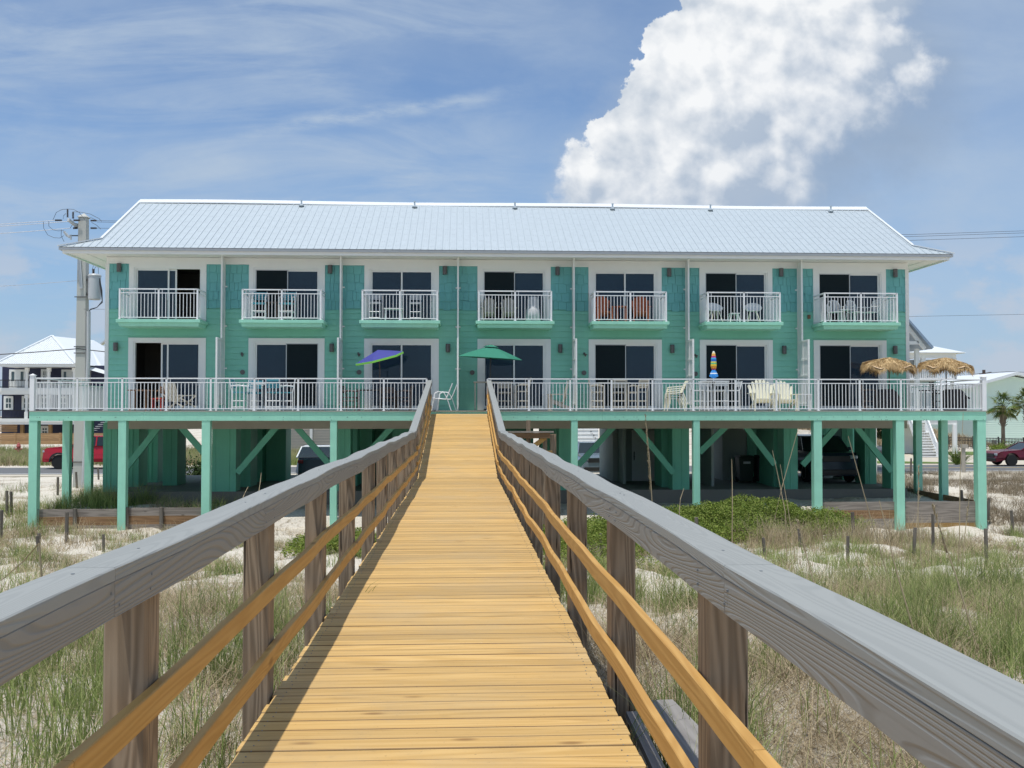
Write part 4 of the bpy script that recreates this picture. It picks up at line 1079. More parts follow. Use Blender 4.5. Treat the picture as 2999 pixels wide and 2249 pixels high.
# deck, from the left
Y1 = 33.3
table('round brown wooden table on the deck by the leftmost open door', 'midwood', on(411, Y1, DZ), .70, .42)
bar_chair('brown slatted wooden chair behind the red stool', 'midwood', 'midwood', on(483, Y1 + .5, DZ), 0, .45, .84, None, .5, True, .02, True)
table('small red metal stool with a blue cloth top', 'redplastic', on(462, Y1 - .1, DZ), .42, .2, (.38, .34), name='stool')
def rocker(px, lab, rz):
    t = thing('folding_lounger', lab, 'chair', on(px, Y1, DZ), R(rz)); m_ = M['beige']
    for sx in (-.27, .27):
        c = MB(); c.bar((sx, -.45, .12), (sx, .5, .55), .03, .04); c.bar((sx, -.45, .5), (sx, .25, .03), .03, .04); c.build('leg', m_, t)
        c = MB(); c.bar((sx, -.40, .52), (sx, .35, .50), .05, .025); c.build('armrest', m_, t)
    c = MB()
    for k in range(7): c.box(-.26, -.4 + k * .1, .30, .26, -.33 + k * .1, .32)
    c.build('seat', m_, t)
    c = MB()
    for k in range(7): c.bar((-.24 + .08 * k, .25, .3), (-.24 + .08 * k, .50, .95), .055, .015, (0, -1, .3))
    c.build('backrest', m_, t)
rocker(525, 'weathered folding lounger with slatted back near the first privacy screen', 60)
bar_chair('high white pipe chair with teal webbing nearest the first privacy screen', 'plastic', 'teal', on(703, Y1, DZ), 85, .62, 1.08, 'teal webbed high chairs on the deck')
bar_chair('high white pipe chair with teal webbing left of the white bar table', 'plastic', 'teal', on(748, Y1 + .5, DZ), 10, .62, 1.06, 'teal webbed high chairs on the deck')
bar_chair('high white pipe chair with teal webbing facing the deck rail', 'plastic', 'teal', on(805, Y1 - .05, DZ), 175, .62, 1.08, 'teal webbed high chairs on the deck')
bar_chair('high white pipe chair with teal webbing at the open dark door', 'plastic', 'teal', on(838, Y1 + .35, DZ), -80, .62, 1.08, 'teal webbed high chairs on the deck')
table('high white pipe table among the teal webbed chairs', 'plastic', on(774, Y1 + .1, DZ), .92, .3, (.75, .6))
bar_chair('dark wooden chair at the left end under the violet umbrella', 'darkwood', 'darkwood', on(1027, Y1 + .1, DZ), 80, .45, .86, 'dark wooden deck chairs', .5)
bar_chair('dark wooden chair left of the middle of the dark table', 'darkwood', 'darkwood', on(1136, Y1 - .1, DZ), 178, .45, .80, 'dark wooden deck chairs', .5)
bar_chair('dark wooden chair nearest the left walk rail', 'darkwood', 'darkwood', on(1182, Y1 + .1, DZ), -80, .45, .86, 'dark wooden deck chairs', .5)
table('dark wooden table under the tilted violet umbrella', 'darkwood', on(1098, Y1 + .35, DZ), .72, .4, (1.2, .7))
tube_chair('white sling chair at the head of the ramp, front one of the two', on(1290, 32.75, DZ), -90, 1, 'white sling chairs'); tube_chair('white sling chair tucked behind its twin by the thin white screen post', on(1305, 33.35, DZ), -90, 1, 'white sling chairs')
table('dark high table with a grey top under the green umbrella', 'beige', on(1440, Y1 + .35, DZ), 1.0, .4, (1.25, .7))
bar_chair('beige high chair at the green umbrella table, nearest the ramp', 'beige', 'beige', on(1478, Y1 - .1, DZ), 178, .62, .98, 'beige high chairs', .46, True, .025)
bar_chair('beige high chair right of the green umbrella table', 'beige', 'beige', on(1527, Y1 + .1, DZ), -85, .66, 1.12, 'beige high chairs', .46, True, .025)
adirondack('beige slatted garden chair seen from the side by the third privacy screen', 'beige', on(1632, Y1, DZ), -90, 1.0)
for px, rz, lb, tp in ((1750, 82, 'beige high chair at the left side of the beige bar table', 1.06), (1812, 178, 'beige high chair with its back to the rail at the beige bar table', 1.08), (1868, -60, 'beige high chair with open slats right of the beige bar table', 1.08)):
    bar_chair(lb, 'beige', 'beige', on(px, Y1, DZ), rz, .64, tp, 'beige high chairs', .48, True, .028)
table('beige bar table among three high slatted chairs', 'beige', on(1795, Y1 + .45, DZ), .98, .4, (1.1, .75))
for k in range(4):
    t = thing('stacking_chair', 'white plastic chair, ' + ('bottom', 'second lowest', 'third from the deck', 'topmost')[k] + ' in the leaning stack', 'chair', (gx(1972, Y1), Y1, DZ + .075 * k), R(-90), 'stacked white plastic chairs')
    t.location.x += .03 * k; W = M['cream']
    c = MB(); c.box(-.25, -.25, .40, .25, .2, .42); c.build('seat', W, t)
    c = MB(); c.bar((0, .2, .42), (0, .38, .80), .46, .02, (0, -1, .3)); c.build('backrest', W, t)
    for sx in (-1, 1):
        c = MB(); c.tube([(sx * .25, -.26, 0), (sx * .28, -.22, .58), (sx * .27, .25, .62)], .02, 6); c.build('armrest', W, t)
        c = MB(); c.tube([(sx * .24, .2, .4), (sx * .28, .34, 0)], .022, 6); c.build('leg', W, t)
table('round white high table holding the closed striped umbrella', 'plastic', on(2094, Y1 + .1, DZ), 1.03, .50)
for px, rz, lb in ((2043, 85, 'white mesh high chair left of the round white table'), (2072, 150, 'white mesh high chair just left of the closed umbrella pole'), (2108, 182, 'white mesh high chair with its back to the rail by the round table'), (2143, -85, 'white mesh high chair right of the round white table')):
    bar_chair(lb, 'white', 'plastic', on(px, Y1 - (.25 if px in (2108,) else -.2), DZ), rz, .70, 1.02, 'white mesh high chairs', .44, True, .018, False)
adirondack('cream fan back garden chair in the sun, the left and taller of the pair', 'cream', on(2234, 32.85, DZ), -4, 1.06, 'cream garden chairs'); adirondack('cream fan back garden chair in the sun, the right and lower of the pair', 'cream', on(2300, 32.9, DZ), 4, 1.0, 'cream garden chairs')
table('white slatted serving cart beside the cream garden chairs', 'plastic', on(2352, Y1, DZ), .58, .3, (.52, .4), name='serving_cart', shelf=True)
table('black high table between the two thatched umbrellas', 'blk_metal', on(2722, Y1, DZ), .72, .3, (.55, .4))
bar_chair('black high back chair beside the right covered grill', 'blk_metal', 'black', on(2754, Y1 + .1, DZ), 80, .6, 1.02, None, .42, True, .02, False)
bar_chair('dark padded chair in the shade under the left thatched umbrella', 'darkwood', 'black', on(2550, Y1 + .2, DZ), 60, .5, 1.0, None, .5, True, .03)
def grill(px, lab, rz):
    t = thing('covered_grill', lab, 'grill', on(px, Y1 - .25, DZ), R(rz), 'black covered grills'); c = MB(); n = 14
    prof = [(-.34, 0), (-.36, .3), (-.30, .66), (-.20, .74), (.16, .74), (.30, .62), (.40, .38), (.36, .0)]
    vs = []
    for y_, s_ in ((-.27, .93), (-.24, 1.0), (.24, 1.0), (.27, .93)):
        for (x, z) in prof: vs.append((x * s_, y_, z * s_))
    K_ = len(prof); fs = [tuple(range(K_)), tuple(range(4 * K_ - 1, 3 * K_ - 1, -1))]
    for a in range(3):
        for k in range(K_): fs.append((a * K_ + k, a * K_ + (k + 1) % K_, (a + 1) * K_ + (k + 1) % K_, (a + 1) * K_ + k))
    c.raw(vs, fs); c.build('cover', M['black'], t, .03, True)
    c = MB(); c.bar((.28, -.28, .5), (.44, -.28, .42), .05, .05); c.build('handle', M['black'], t)
grill(2596, 'black covered barbecue grill in front of the right end door', 0); grill(2792, 'black covered barbecue grill nearest the right corner post', 0)
# pots and small things on the deck
for px, lab, m_, s_ in ((800, 'white round dish on the deck floor behind the rail', 'plastic', .14), (2618, 'small black bucket on the deck beside the left covered grill', 'black', .09)):
    t = thing('bucket', lab, 'bucket', on(px, 32.5, DZ)); c = MB(); c.lathe([(0, 0), (s_ * .8, 0), (s_, s_ * .5), (s_ * .9, s_ * .5), (s_ * .7, .02), (0, .02)], 14); c.build('shell', M[m_], t)

# umbrellas
def canopy(r, h, n, sag=.10, hole=0.0):
    vs, fs = [], []; K_ = 5
    for i in range(K_ + 1):
        f = hole + (1 - hole) * i / K_
        for k in range(n * 2):
            an = 2 * math.pi * k / (n * 2); rr = r * f * (1 if k % 2 == 0 else math.cos(math.pi / n) * (1 - .03 * f))
            vs.append((rr * math.cos(an), rr * math.sin(an), h * (1 - f) ** .9 if f < 1 else 0))
    for i in range(K_):
        for k in range(n * 2): k2 = (k + 1) % (n * 2); fs.append((i * 2 * n + k, i * 2 * n + k2, (i + 1) * 2 * n + k2, (i + 1) * 2 * n + k))
    return vs, fs
def umbrella(lab, base, top, r, h, n, m_, pm, trim=None, tilt=(0, 0), vent=False, rot0=0.0):
    t = thing('patio_umbrella', lab, 'umbrella', base)
    hz = top - base[2]; rot = Matrix.Rotation(R(tilt[1]), 4, 'Y') @ Matrix.Rotation(R(tilt[0]), 4, 'X') @ Matrix.Rotation(rot0, 4, 'Z')
    off = Vector((0, 0, hz - h)); off = rot.to_3x3() @ Vector((0, 0, 0)) + off
    c = MB(); hub = Vector((0, 0, hz - h)) + rot.to_3x3() @ Vector((0, 0, h * .9)); c.tube([(0, 0, 0), (0, 0, (hz - h) * .8), tuple(hub)], .022, 8); c.build('pole', M[pm], t)
    c = MB(); c.lathe([(0, 0), (.24, 0), (.22, .06), (.04, .09), (.04, .25), (0, .25)], 14); c.build('base', M['blk_metal'], t)
    vs, fs = canopy(r, h, n, hole=.12 if vent else 0.0)
    c = MB(); c.raw([rot.to_3x3() @ Vector(v) + off for v in vs], fs); o = c.build('canopy', M[m_], t, recalc=False); md = o.modifiers.new('solid', 'SOLIDIFY'); md.thickness = .01
    if vent:
        vs, fs = canopy(r * .24, h * .2, n); c = MB(); c.raw([rot.to_3x3() @ (Vector(v) + Vector((0, 0, h * .92))) + off for v in vs], fs); o2 = c.build('vent', M[m_], o); md = o2.modifiers.new('solid', 'SOLIDIFY'); md.thickness = .01
    c = MB()
    for k in range(n):
        an = 2 * math.pi * k / n; c.bar(rot.to_3x3() @ Vector((r * .96 * math.cos(an), r * .96 * math.sin(an), .0)) + off, rot.to_3x3() @ Vector((0, 0, h * .72)) + off, .014, .014)
    c.build('ribs', M['bronze'], t)
    if trim:
        c = MB()
        for k in range(n):
            a0, a1 = 2 * math.pi * k / n, 2 * math.pi * (k + 1) / n
            q = [Vector((r * 1.003 * math.cos(a), r * 1.003 * math.sin(a), z)) for a, z in ((a0, .012), (a1, .012), (a1, -.055), (a0, -.055))]
            q = [rot.to_3x3() @ v + off for v in q]; c.raw(q, [(0, 1, 2, 3)])
        o3 = c.build('valance', M[trim], t); md = o3.modifiers.new('solid', 'SOLIDIFY'); md.thickness = .012
    return t
Yu = 33.3
bx = gx(1112, Yu)
umbrella('tilted violet patio umbrella with a lime green border over the dark table', (bx, Yu, DZ), gz(1024, Yu) - .02, .84, .27, 6, 'purple', 'darkwood', 'lime', (8, -14), rot0=.26)
bx = gx(1436, Yu)
umbrella('open dark green vented patio umbrella right of the ramp', (bx, Yu, DZ), gz(1013, Yu), 1.10, .42, 6, 'umgreen', 'blk_metal', None, (2, 3.5), True, .1)
t = thing('closed_umbrella', 'closed umbrella in blue, orange, red and yellow stripes standing in the white table', 'umbrella', (gx(2093, Yu), Yu + .1, DZ))
c = MB(); c.tube([(0, 0, 0), (0, 0, 2.0)], .02, 8); c.build('pole', M['white'], t)
c = MB(); z0, z1 = gz(1107, Yu + .1) - DZ, gz(1026, Yu + .1) - DZ
prof = [(.025, 0), (.13, .08), (.09, .22), (.055, .30), (.085, .45), (.075, .7), (.045, .92), (.02, 1.0)]
vs, fs = [], []; n = 16
for i, (r, f) in enumerate(prof):
    for k in range(n): an = 2 * math.pi * k / n; rr = r * (1 + .22 * (k % 2)); vs.append((rr * math.cos(an), rr * math.sin(an), z0 + (z1 - z0) * f))
for i in range(len(prof) - 1):
    for k in range(n): k2 = (k + 1) % n; fs.append((i * n + k, i * n + k2, (i + 1) * n + k2, (i + 1) * n + k))
c.raw(vs, fs)
m_, tt_, b_ = mat('striped_canvas', .7); co = tt_.sep(tt_.add('ShaderNodeTexCoord').outputs['Object'])
cr = tt_.add('ShaderNodeValToRGB'); cr.color_ramp.interpolation = 'CONSTANT'; tt_.put(cr.inputs[0], tt_.m('DIVIDE', tt_.m('SUBTRACT', co[2], z0), z1 - z0))
cols = [(0, (.02, .22, .6)), (.16, (.75, .8, .85)), (.2, (.03, .25, .65)), (.32, (.5, .03, .05)), (.36, (.8, .35, .05)), (.46, (.8, .6, .05)), (.52, (.1, .55, .3)), (.57, (.8, .7, .1)), (.62, (.02, .15, .6)), (.7, (.05, .4, .75)), (.76, (.55, .03, .25)), (.82, (.85, .4, .08)), (.9, (.85, .7, .35)), (.95, (.8, .8, .8))]
el = cr.color_ramp.elements; el[0].position = 0; el[0].color = (*cols[0][1], 1); el[1].position = cols[1][0]; el[1].color = (*cols[1][1], 1)
for p, q in cols[2:]: e_ = el.new(p); e_.color = (*q, 1)
tt_.put(b_.inputs['Base Color'], cr.outputs[0]); c.build('canopy', m_, t)
c = MB(); c.lathe([(0, 0), (.2, 0), (.18, .06), (.03, .09), (0, .09)], 12); c.build('base', M['plastic'], t)

def blades(name, base, az, hgt, lean, wid, matl, rnd=None, parent=None, curl=2.0, up=None, segs=(0, .4, .75, 1.0), twist=None):
    """many tapering bent blades in one mesh; base (N,3)"""
    N = len(base); base = np.asarray(base, float); az = np.broadcast_to(az, N); hgt = np.broadcast_to(hgt, N); lean = np.broadcast_to(lean, N); wid = np.broadcast_to(wid, N)
    d_ = np.stack([np.cos(az), np.sin(az), np.zeros(N)], 1)
    tw = RNG.uniform(0, 2 * np.pi, N) if twist is None else twist
    s_ = np.stack([np.cos(tw), np.sin(tw), np.zeros(N)], 1)
    V, T = [], []
    for j, t_ in enumerate(segs):
        p = base + np.array([0, 0, 1.0]) * (hgt * (t_ - .28 * lean * t_ ** curl))[:, None] + d_ * (hgt * lean * t_ ** curl)[:, None]
        ww = wid * (1 - t_ ** 1.5) * .5
        if j < len(segs) - 1: V += [p - s_ * ww[:, None], p + s_ * ww[:, None]]; T += [np.full(N, t_)] * 2
        else: V.append(p); T.append(np.full(N, t_))
    k = len(V); verts = np.stack(V, 1).reshape(-1, 3); tt = np.stack(T, 1).reshape(-1)
    o = np.arange(N) * k; q = []
    for j in range(len(segs) - 2): q.append(np.stack([o + 2 * j, o + 2 * j + 1, o + 2 * j + 3, o + 2 * j + 2], 1))
    j = len(segs) - 2; tri = np.stack([o + 2 * j, o + 2 * j + 1, o + 2 * j + 2], 1)
    rn = RNG.random(N) if rnd is None else rnd
    return fastmesh(name, verts, np.concatenate(q), matl, tri, {'rnd': np.repeat(rn, k), 'tt': tt}, parent)

def thatch(px, lab, seed):
    t = thing('thatched_umbrella', lab, 'umbrella', (gx(px, Yu), Yu, DZ), 0, 'thatched umbrellas'); rg = np.random.default_rng(seed)
    z0 = gz(1051, Yu) - DZ; r = .90
    c = MB(); c.tube([(0, 0, 0), (0, 0, z0 - .05)], .02, 8); c.build('pole', M['darkwood'], t)
    c = MB(); c.lathe([(0, 0), (.22, 0), (.2, .06), (.03, .09), (0, .09)], 12); c.build('base', M['blk_metal'], t)
    tl = Matrix.Rotation(R(3 if seed == 1 else 4), 3, 'Y')
    vs, fs = [], []; n, K_ = 28, 6
    def zc(f, an): return z0 - .30 * f ** 1.5 - .06 * math.sin(an * 8 + seed) * f ** 2 - .03 * math.sin(an * 3 + 2 * seed) * f
    for i in range(K_ + 1):
        for k in range(n): an = 2 * math.pi * k / n; f = i / K_; rr = r * f * (1 + .04 * math.sin(5 * an + seed)); vs.append(tl @ Vector((rr * math.cos(an), rr * math.sin(an), zc(f, an) - z0)) + Vector((0, 0, z0)))
    for i in range(K_):
        for k in range(n): k2 = (k + 1) % n; fs.append((i * n + k, i * n + k2, (i + 1) * n + k2, (i + 1) * n + k))
    c = MB(); c.raw(vs, fs); o = c.build('canopy', M['thatch2'], t, recalc=False); md = o.modifiers.new('solid', 'SOLIDIFY'); md.thickness = .012
    B_, A_, Hh = [], [], []
    V, F_, rn, tt = [], [], [], []
    N = 5200
    for i in range(N):
        f0 = rg.choice([.05, .3, .55, .8, .86]) + rg.uniform(-.04, .08); an = rg.uniform(0, 2 * math.pi); L = rg.uniform(.18, .52); w_ = rg.uniform(.008, .028)
        pts = []; da = rg.normal(0, .18)
        for s_ in (0, .5, 1):
            f = f0 + L / r * s_ * (1 if f0 < .7 else .55); a2 = an + da * s_
            if f <= 1.0: z = zc(f, a2) - z0 + .02 + rg.uniform(-.02, .05)
            else: z = zc(1, a2) - z0 - (f - 1) * r * (1.3 if f0 > .7 else 1.0) + .01
            rr = r * min(f, 1.0 + (f - 1) * .35); p = tl @ Vector((rr * math.cos(a2), rr * math.sin(a2), z + rg.uniform(0, .03))) + Vector((0, 0, z0)); pts.append(p)
        sd_ = Vector((-math.sin(an), math.cos(an), rg.uniform(-.5, .5))) * w_ / 2; o_ = len(V)
        V += [pts[0] - sd_, pts[0] + sd_, pts[1] - sd_, pts[1] + sd_, pts[2]]; F_.append(o_); c_ = rg.random(); rn += [c_] * 5; tt += [0, 0, .5, .5, 1]
    o_ = np.array(F_); fastmesh('thatch', np.array([tuple(v) for v in V]), np.stack([o_, o_ + 1, o_ + 3, o_ + 2], 1), M['g_thatch'], np.stack([o_ + 2, o_ + 3, o_ + 4], 1), {'rnd': rn, 'tt': tt}, t)
thatch(2605, 'shaggy thatched umbrella in front of the rightmost lower door', 1); thatch(2772, 'shaggy thatched umbrella beyond the right corner of the building', 2)

# ------------------------------------------------------------------ vehicles (front faces local -x)
def wheel(t, x, y, r, wd):
    s_ = 1 if y > 0 else -1
    c = MB(); c.lathe([(r * .62, -wd / 2), (r * .93, -wd / 2), (r, -wd * .32), (r, wd * .32), (r * .93, wd / 2), (r * .62, wd / 2)], 26, (x, y, r), 'y'); w_ = c.build('wheel', M['tyre'], t)
    c = MB(); c.lathe([(r * .62, -.03), (r * .64, .05), (r * .60, .05), (r * .55, -.02)], 22, (x, y + s_ * wd * .3, r), 'y')
    for k in range(8): an = k * math.pi / 4; c.bar((x, y + s_ * wd * .34, r), (x + math.cos(an) * r * .58, y + s_ * wd * .34, r + math.sin(an) * r * .58), .03, r * .10, (0, 1, 0))
    c.build('rim', M['rim'], w_)
def vehicle(name, lab, cat, loc, rz, col, W, low, cab, wx, r, z0=.28, glass='carglass', rack=False, low_m=None, grille=True, cabcol=None):
    """low: upper outline of the lower body [(x,z)...] from nose to tail; cab: outline [(x,z)...] of the cabin glass"""
    t = thing(name, lab, cat, loc, R(rz)); h = W / 2
    pts = [(low[0][0], z0)]; pts = []
    for x in wx:       # under side with wheel arches, nose to tail
        a = [(x - (r + .09) * math.cos(th), r + (r + .09) * math.sin(th)) for th in [math.pi * k / 8 for k in range(9)]]
        a = [(p, max(q, z0)) for p, q in a]; pts += a
    poly = [(low[0][0], z0)] + pts + [(low[-1][0], z0)] + low[::-1]
    c = MB(); n = len(poly); vs = []
    def wd(z): return h * (1 - .07 * max(0, (z - .55)) / .6 - .05 * max(0, .55 - z) / .3)
    xmin, xmax = low[0][0], low[-1][0]
    for s_ in (-1, 1):
        for (x, z) in poly:
            e = min(x - xmin, xmax - x); tp = 1 - .13 * max(0, 1 - e / .35) ** 2
            vs.append((x, s_ * wd(z) * tp, z))
    c.raw(vs, [tuple(range(n)), tuple(range(2 * n - 1, n - 1, -1))] + [(i, i + n, (i + 1) % n + n, (i + 1) % n) for i in range(n)])
    bo = c.build('body', M[col], t, .03); bo.modifiers['bevel'].segments = 2
    n = len(cab); c = MB(); vs = []; zt = max(z for x, z in cab); zb = min(z for x, z in cab)
    for s_ in (-1, 1):
        for (x, z) in cab: vs.append((x, s_ * (h * .93 - .16 * (z - zb) / (zt - zb)), z))
    c.raw(vs, [tuple(range(n)), tuple(range(2 * n - 1, n - 1, -1))] + [(i, i + n, (i + 1) % n + n, (i + 1) % n) for i in range(n)]); c.build('windows', M[glass], t, .02)
    tops = [p for p in cab if p[1] > zt - .08]; xa, xb = min(p[0] for p in tops), max(p[0] for p in tops)
    c = MB(); c.box(xa + .02, -h * .93 + .15, zt - .02, xb - .02, h * .93 - .15, zt + .025); c.build('roof', M[cabcol or col], t, .015)
    c = MB()
    for s_ in (-1, 1):
        f = cab[0]; ft = min(tops); g = cab[-1]; gt = max(tops)
        for p, q in ((f, ft), (g, gt)): c.bar((p[0], s_ * (h * .93 + .0), p[1]), (q[0], s_ * (h * .93 - .15), q[1]), .06, .06)
        xm = (xa + xb) / 2 + .1; c.bar((xm, s_ * (h * .93 + .002), zb), (xm, s_ * (h * .93 - .155), zt), .07, .04)
        if rack: c.tube([(xa + .1, s_ * (h * .78), zt + .02), (xa + .2, s_ * h * .78, zt + .08), (xb - .2, s_ * h * .78, zt + .08), (xb - .1, s_ * h * .78, zt + .02)], .02, 6)
    c.build('pillars', M[cabcol or col], t)
    for x in wx:
        for s_ in (-1, 1): wheel(t, x, s_ * (h - .13), r, .23)
    zf = low[1][1]; xf = low[0][0]
    for s_ in (-1, 1):
        c = MB(); c.cb((xf + .10, s_ * h * .70, zf - .07), .18, h * .34, .13); c.build('headlight', M['lamp'], t, .02)
        c = MB(); c.cb((xmax - .05, s_ * h * .74, low[-2][1] - .12), .12, h * .26, .15); c.build('taillight', M['tail'], t, .02)
        c = MB(); c.cb((cab[0][0] + .35, s_ * (h + .08), zb + .06), .12, .18, .13); c.build('mirror', M[col], t, .03)
    c = MB(); c.cb((xf + .02, 0, zf - .14), .10, h * 1.1, .22); c.build('grille', M['blk_metal'], t, .01)
    c = MB(); c.cb((xf + .03, 0, z0 + .16), .14, h * 1.55, .20); c.build('bumper', M[low_m or 'blk_metal'], t, .03)
    c = MB(); c.cb((xmax - .03, 0, z0 + .16), .14, h * 1.6, .22); c.build('bumper', M[low_m or 'blk_metal'], t, .03)
    return t
# red pickup, side on
tx = gx(135, 59.6); g0 = -1.96
pk = vehicle('pickup_truck', 'bright red crew cab pickup truck seen side on beyond the leftmost deck posts', 'truck', (tx, 60.0, g0), 0, 'red', 2.0,
    [(0, .62), (.05, 1.12), (.25, 1.26), (1.55, 1.36), (1.9, 1.37), (4.0, 1.38), (5.85, 1.38), (5.95, .7)],
    [(1.65, 1.36), (2.35, 1.90), (3.75, 1.92), (4.05, 1.38)], (1.0, 4.75), .42, .42)
c = MB()
for th in range(9):
    a0, a1 = math.pi * th / 9, math.pi * (th + 1) / 9
    c.bar((1.0 - .53 * math.cos(a0), -1.0, .42 + .53 * math.sin(a0)), (1.0 - .53 * math.cos(a1), -1.0, .42 + .53 * math.sin(a1)), .05, .09)
c.build('wheel_arch', M['blk_metal'], pk)
# dark red coupe, side on, at the right
vehicle('coupe_car', 'dark red low coupe with black wheels driving in at the right edge', 'car', (gx(2911, 59.6), 60.2, g0 - .01), 0, 'darkred', 1.9,
    [(0, .50), (.06, .80), (.3, .92), (1.55, 1.02), (3.8, 1.05), (4.9, 1.08), (5.0, .6)],
    [(1.6, 1.01), (2.3, 1.42), (3.3, 1.45), (4.3, 1.08)], (.95, 3.9), .365, .24)
# SUV facing us behind the building
vehicle('suv_car', 'blue grey sport utility vehicle facing the deck between two green piers', 'car', (gx(1752, 48.5), 48.5, -1.83), 92, 'silver', 1.85,
    [(0, .55), (.06, 1.0), (.25, 1.10), (1.15, 1.18), (3.9, 1.22), (4.5, 1.15), (4.6, .5)],
    [(1.1, 1.17), (1.75, 1.64), (3.7, 1.66), (4.3, 1.2)], (.85, 3.55), .36, .26, rack=True)
# car seen from behind
vehicle('hatchback_car', 'white car with a dark lower tail parked under the building left of the walk', 'car', (gx(918, 46), 49.3, -1.83), -86, 'blueblack', 1.9,
    [(0, .5), (.06, .95), (.3, 1.05), (1.1, 1.12), (3.9, 1.2), (4.45, 1.15), (4.5, .45)],
    [(1.1, 1.12), (1.8, 1.62), (3.5, 1.66), (4.3, 1.2)], (.85, 3.6), .36, .26, cabcol='carwhite')
# dark SUV in the carport
vehicle('suv_car', 'blue black sport utility vehicle parked nose out in the dark right bay', 'car', (gx(2424, 38.7), 37.8, SZ), 90, 'blueblack', 2.0,
    [(0, .55), (.05, 1.12), (.2, 1.22), (1.15, 1.28), (4.3, 1.32), (5.0, 1.25), (5.1, .5)],
    [(1.1, 1.27), (1.75, 1.80), (4.4, 1.82), (4.9, 1.3)], (.95, 4.0), .40, .30)
# far white car on the rise
vehicle('white_car', 'far white car parked on the grassy rise beyond the iron fence', 'car', (gx(2842, 112), 112, float(H(43, 112)) + .0), 0, 'carwhite', 1.8,
    [(0, .5), (.06, .75), (.3, .85), (1.2, .95), (3.8, 1.0), (4.4, .9), (4.5, .45)], [(1.2, .95), (1.9, 1.38), (3.2, 1.4), (4.0, 1.0)], (.85, 3.5), .33, .22)

# wheelie bins
def bin_(px, lab, m_, Y=38.6, h=1.1, w_=.62):
    t = thing('wheelie_bin', lab, 'bin', (gx(px, Y), Y, SZ), 0, 'bins under the building'); c = MB(); a, e = w_ * .42, w_ * .5
    c.raw([(-a, -a, .06), (a, -a, .06), (a, a, .06), (-a, a, .06), (-e, -e, h * .9), (e, -e, h * .9), (e, e, h * .9), (-e, e, h * .9)], MB.BF); c.build('bin_body', M[m_], t, .02)
    c = MB(); c.box(-e - .03, -e - .05, h * .905, e + .03, e + .06, h * .95); c.box(-e + .05, -e, h * .952, e - .05, e, h); c.build('lid', M[m_], t, .015)
    for s_ in (-1, 1): c = MB(); c.lathe([(0, -.04), (.11, -.04), (.11, .04), (0, .04)], 14, (s_ * a, a, .11), 'x'); c.build('wheel', M['tyre'], t)
    if px < 2190: c = MB(); c.box(-.14, -e - .012, h * .70, .14, -e + .02, h * .78); c.build('sticker', M['grey'], t)
bin_(2180, 'dark green wheeled bin with a pale sticker beside the storage room', 'bin'); bin_(2232, 'second dark bin half hidden by the diagonal brace', 'black')
# ------------------------------------------------------------------ utility pole and wires
PY = 45.0
def pz(py): return gz(py, PY, 240)
def pxx(px, py=1200): return gx(px, PY, py)
up_ = thing('utility_pole', 'tall pale concrete utility pole with transformer behind the left building corner', 'utility pole')
x0, x1, xa, xb = pxx(212, 1414), pxx(246, 1414), pxx(229, 640), pxx(255, 640)
c = MB(); zt = pz(636); zb = -2.6
c.raw([(x0, PY, zb), (x1 + .03, PY, zb), (x1 + .03, PY + .5, zb), (x0, PY + .5, zb), (xa, PY, zt), (xb - .04, PY, zt), (xb - .04, PY + .36, zt), (xa, PY + .36, zt)], MB.BF); c.build('pole', M['pole'], up_, .02)
c = MB(); c.raw([(xa - .03, PY - .03, zt), (xb, PY - .03, zt), (xb, PY + .4, zt), (xa - .03, PY + .4, zt), (xa - .03, PY - .03, zt + .03), (xb, PY - .03, zt + .03), (xb, PY + .4, zt + .03), (xa - .03, PY + .4, zt + .03), ((xa + xb) / 2, PY + .18, zt + .22)],
                [(0, 3, 2, 1), (0, 1, 5, 4), (1, 2, 6, 5), (2, 3, 7, 6), (3, 0, 4, 7), (4, 5, 8), (5, 6, 8), (6, 7, 8), (7, 4, 8)]); c.build('pole_cap', M['pole'], up_)
# arm and standing insulators
def ap(px, py, dy=-.12): q = at(px, py, PY + dy); return q
c = MB(); c.bar(ap(226, 664, .1), ap(200, 643, -.6), .10, .12); c.bar(ap(226, 664, .1), ap(226, 655, .1), .1, .3); c.build('crossarm', M['grey'], up_)
def insul(p, q, r=.055, n=8, par=up_):
    p, q = Vector(p), Vector(q); c = MB()
    for i in range(n):
        a = p + (q - p) * (i / n); b_ = p + (q - p) * ((i + .45) / n); c.tube([a, b_], r, 8, r * .55); c.tube([b_, p + (q - p) * ((i + 1) / n)], r * .4, 6)
    c.build('insulator', M['porcelain'], par)
insul(ap(198, 636, -.5), ap(198, 612, -.5)); insul(ap(214, 640, -.3), ap(214, 620, -.3))
for a, b_, y, e_ in ((162, 182, 645, -.5), (216, 235, 645, -.1), (215, 228, 668, 0), (266, 284, 646, 0), (266, 284, 668, 0)):
    insul(ap(a, y, e_), ap(b_, y, e_), .05, 7)
for k, pl in enumerate([[(155, 644), (165, 622), (180, 614), (197, 612), (215, 613), (232, 622), (243, 636), (248, 642)], [(214, 620), (235, 621), (265, 627), (290, 640), (298, 648)],
           [(250, 638), (268, 638), (284, 646)], [(127, 649), (128, 668), (140, 688), (158, 696), (176, 697), (186, 690)], [(143, 647), (143, 662), (155, 673), (170, 676), (187, 675)],
           [(180, 673), (179, 690), (188, 708)], [(185, 641), (186, 632), (193, 625)], [(268, 651), (284, 660), (295, 671)], [(205, 669), (212, 658)], [(276, 770), (270, 790)], [(272, 800), (280, 781), (288, 783), (288, 802)]]):
    c = MB(); P_ = [Vector(ap(a, b_, -.3)) for a, b_ in pl]
    c.tube(P_, .010, 5); c.build('jumper_cable', M['wire'], up_)
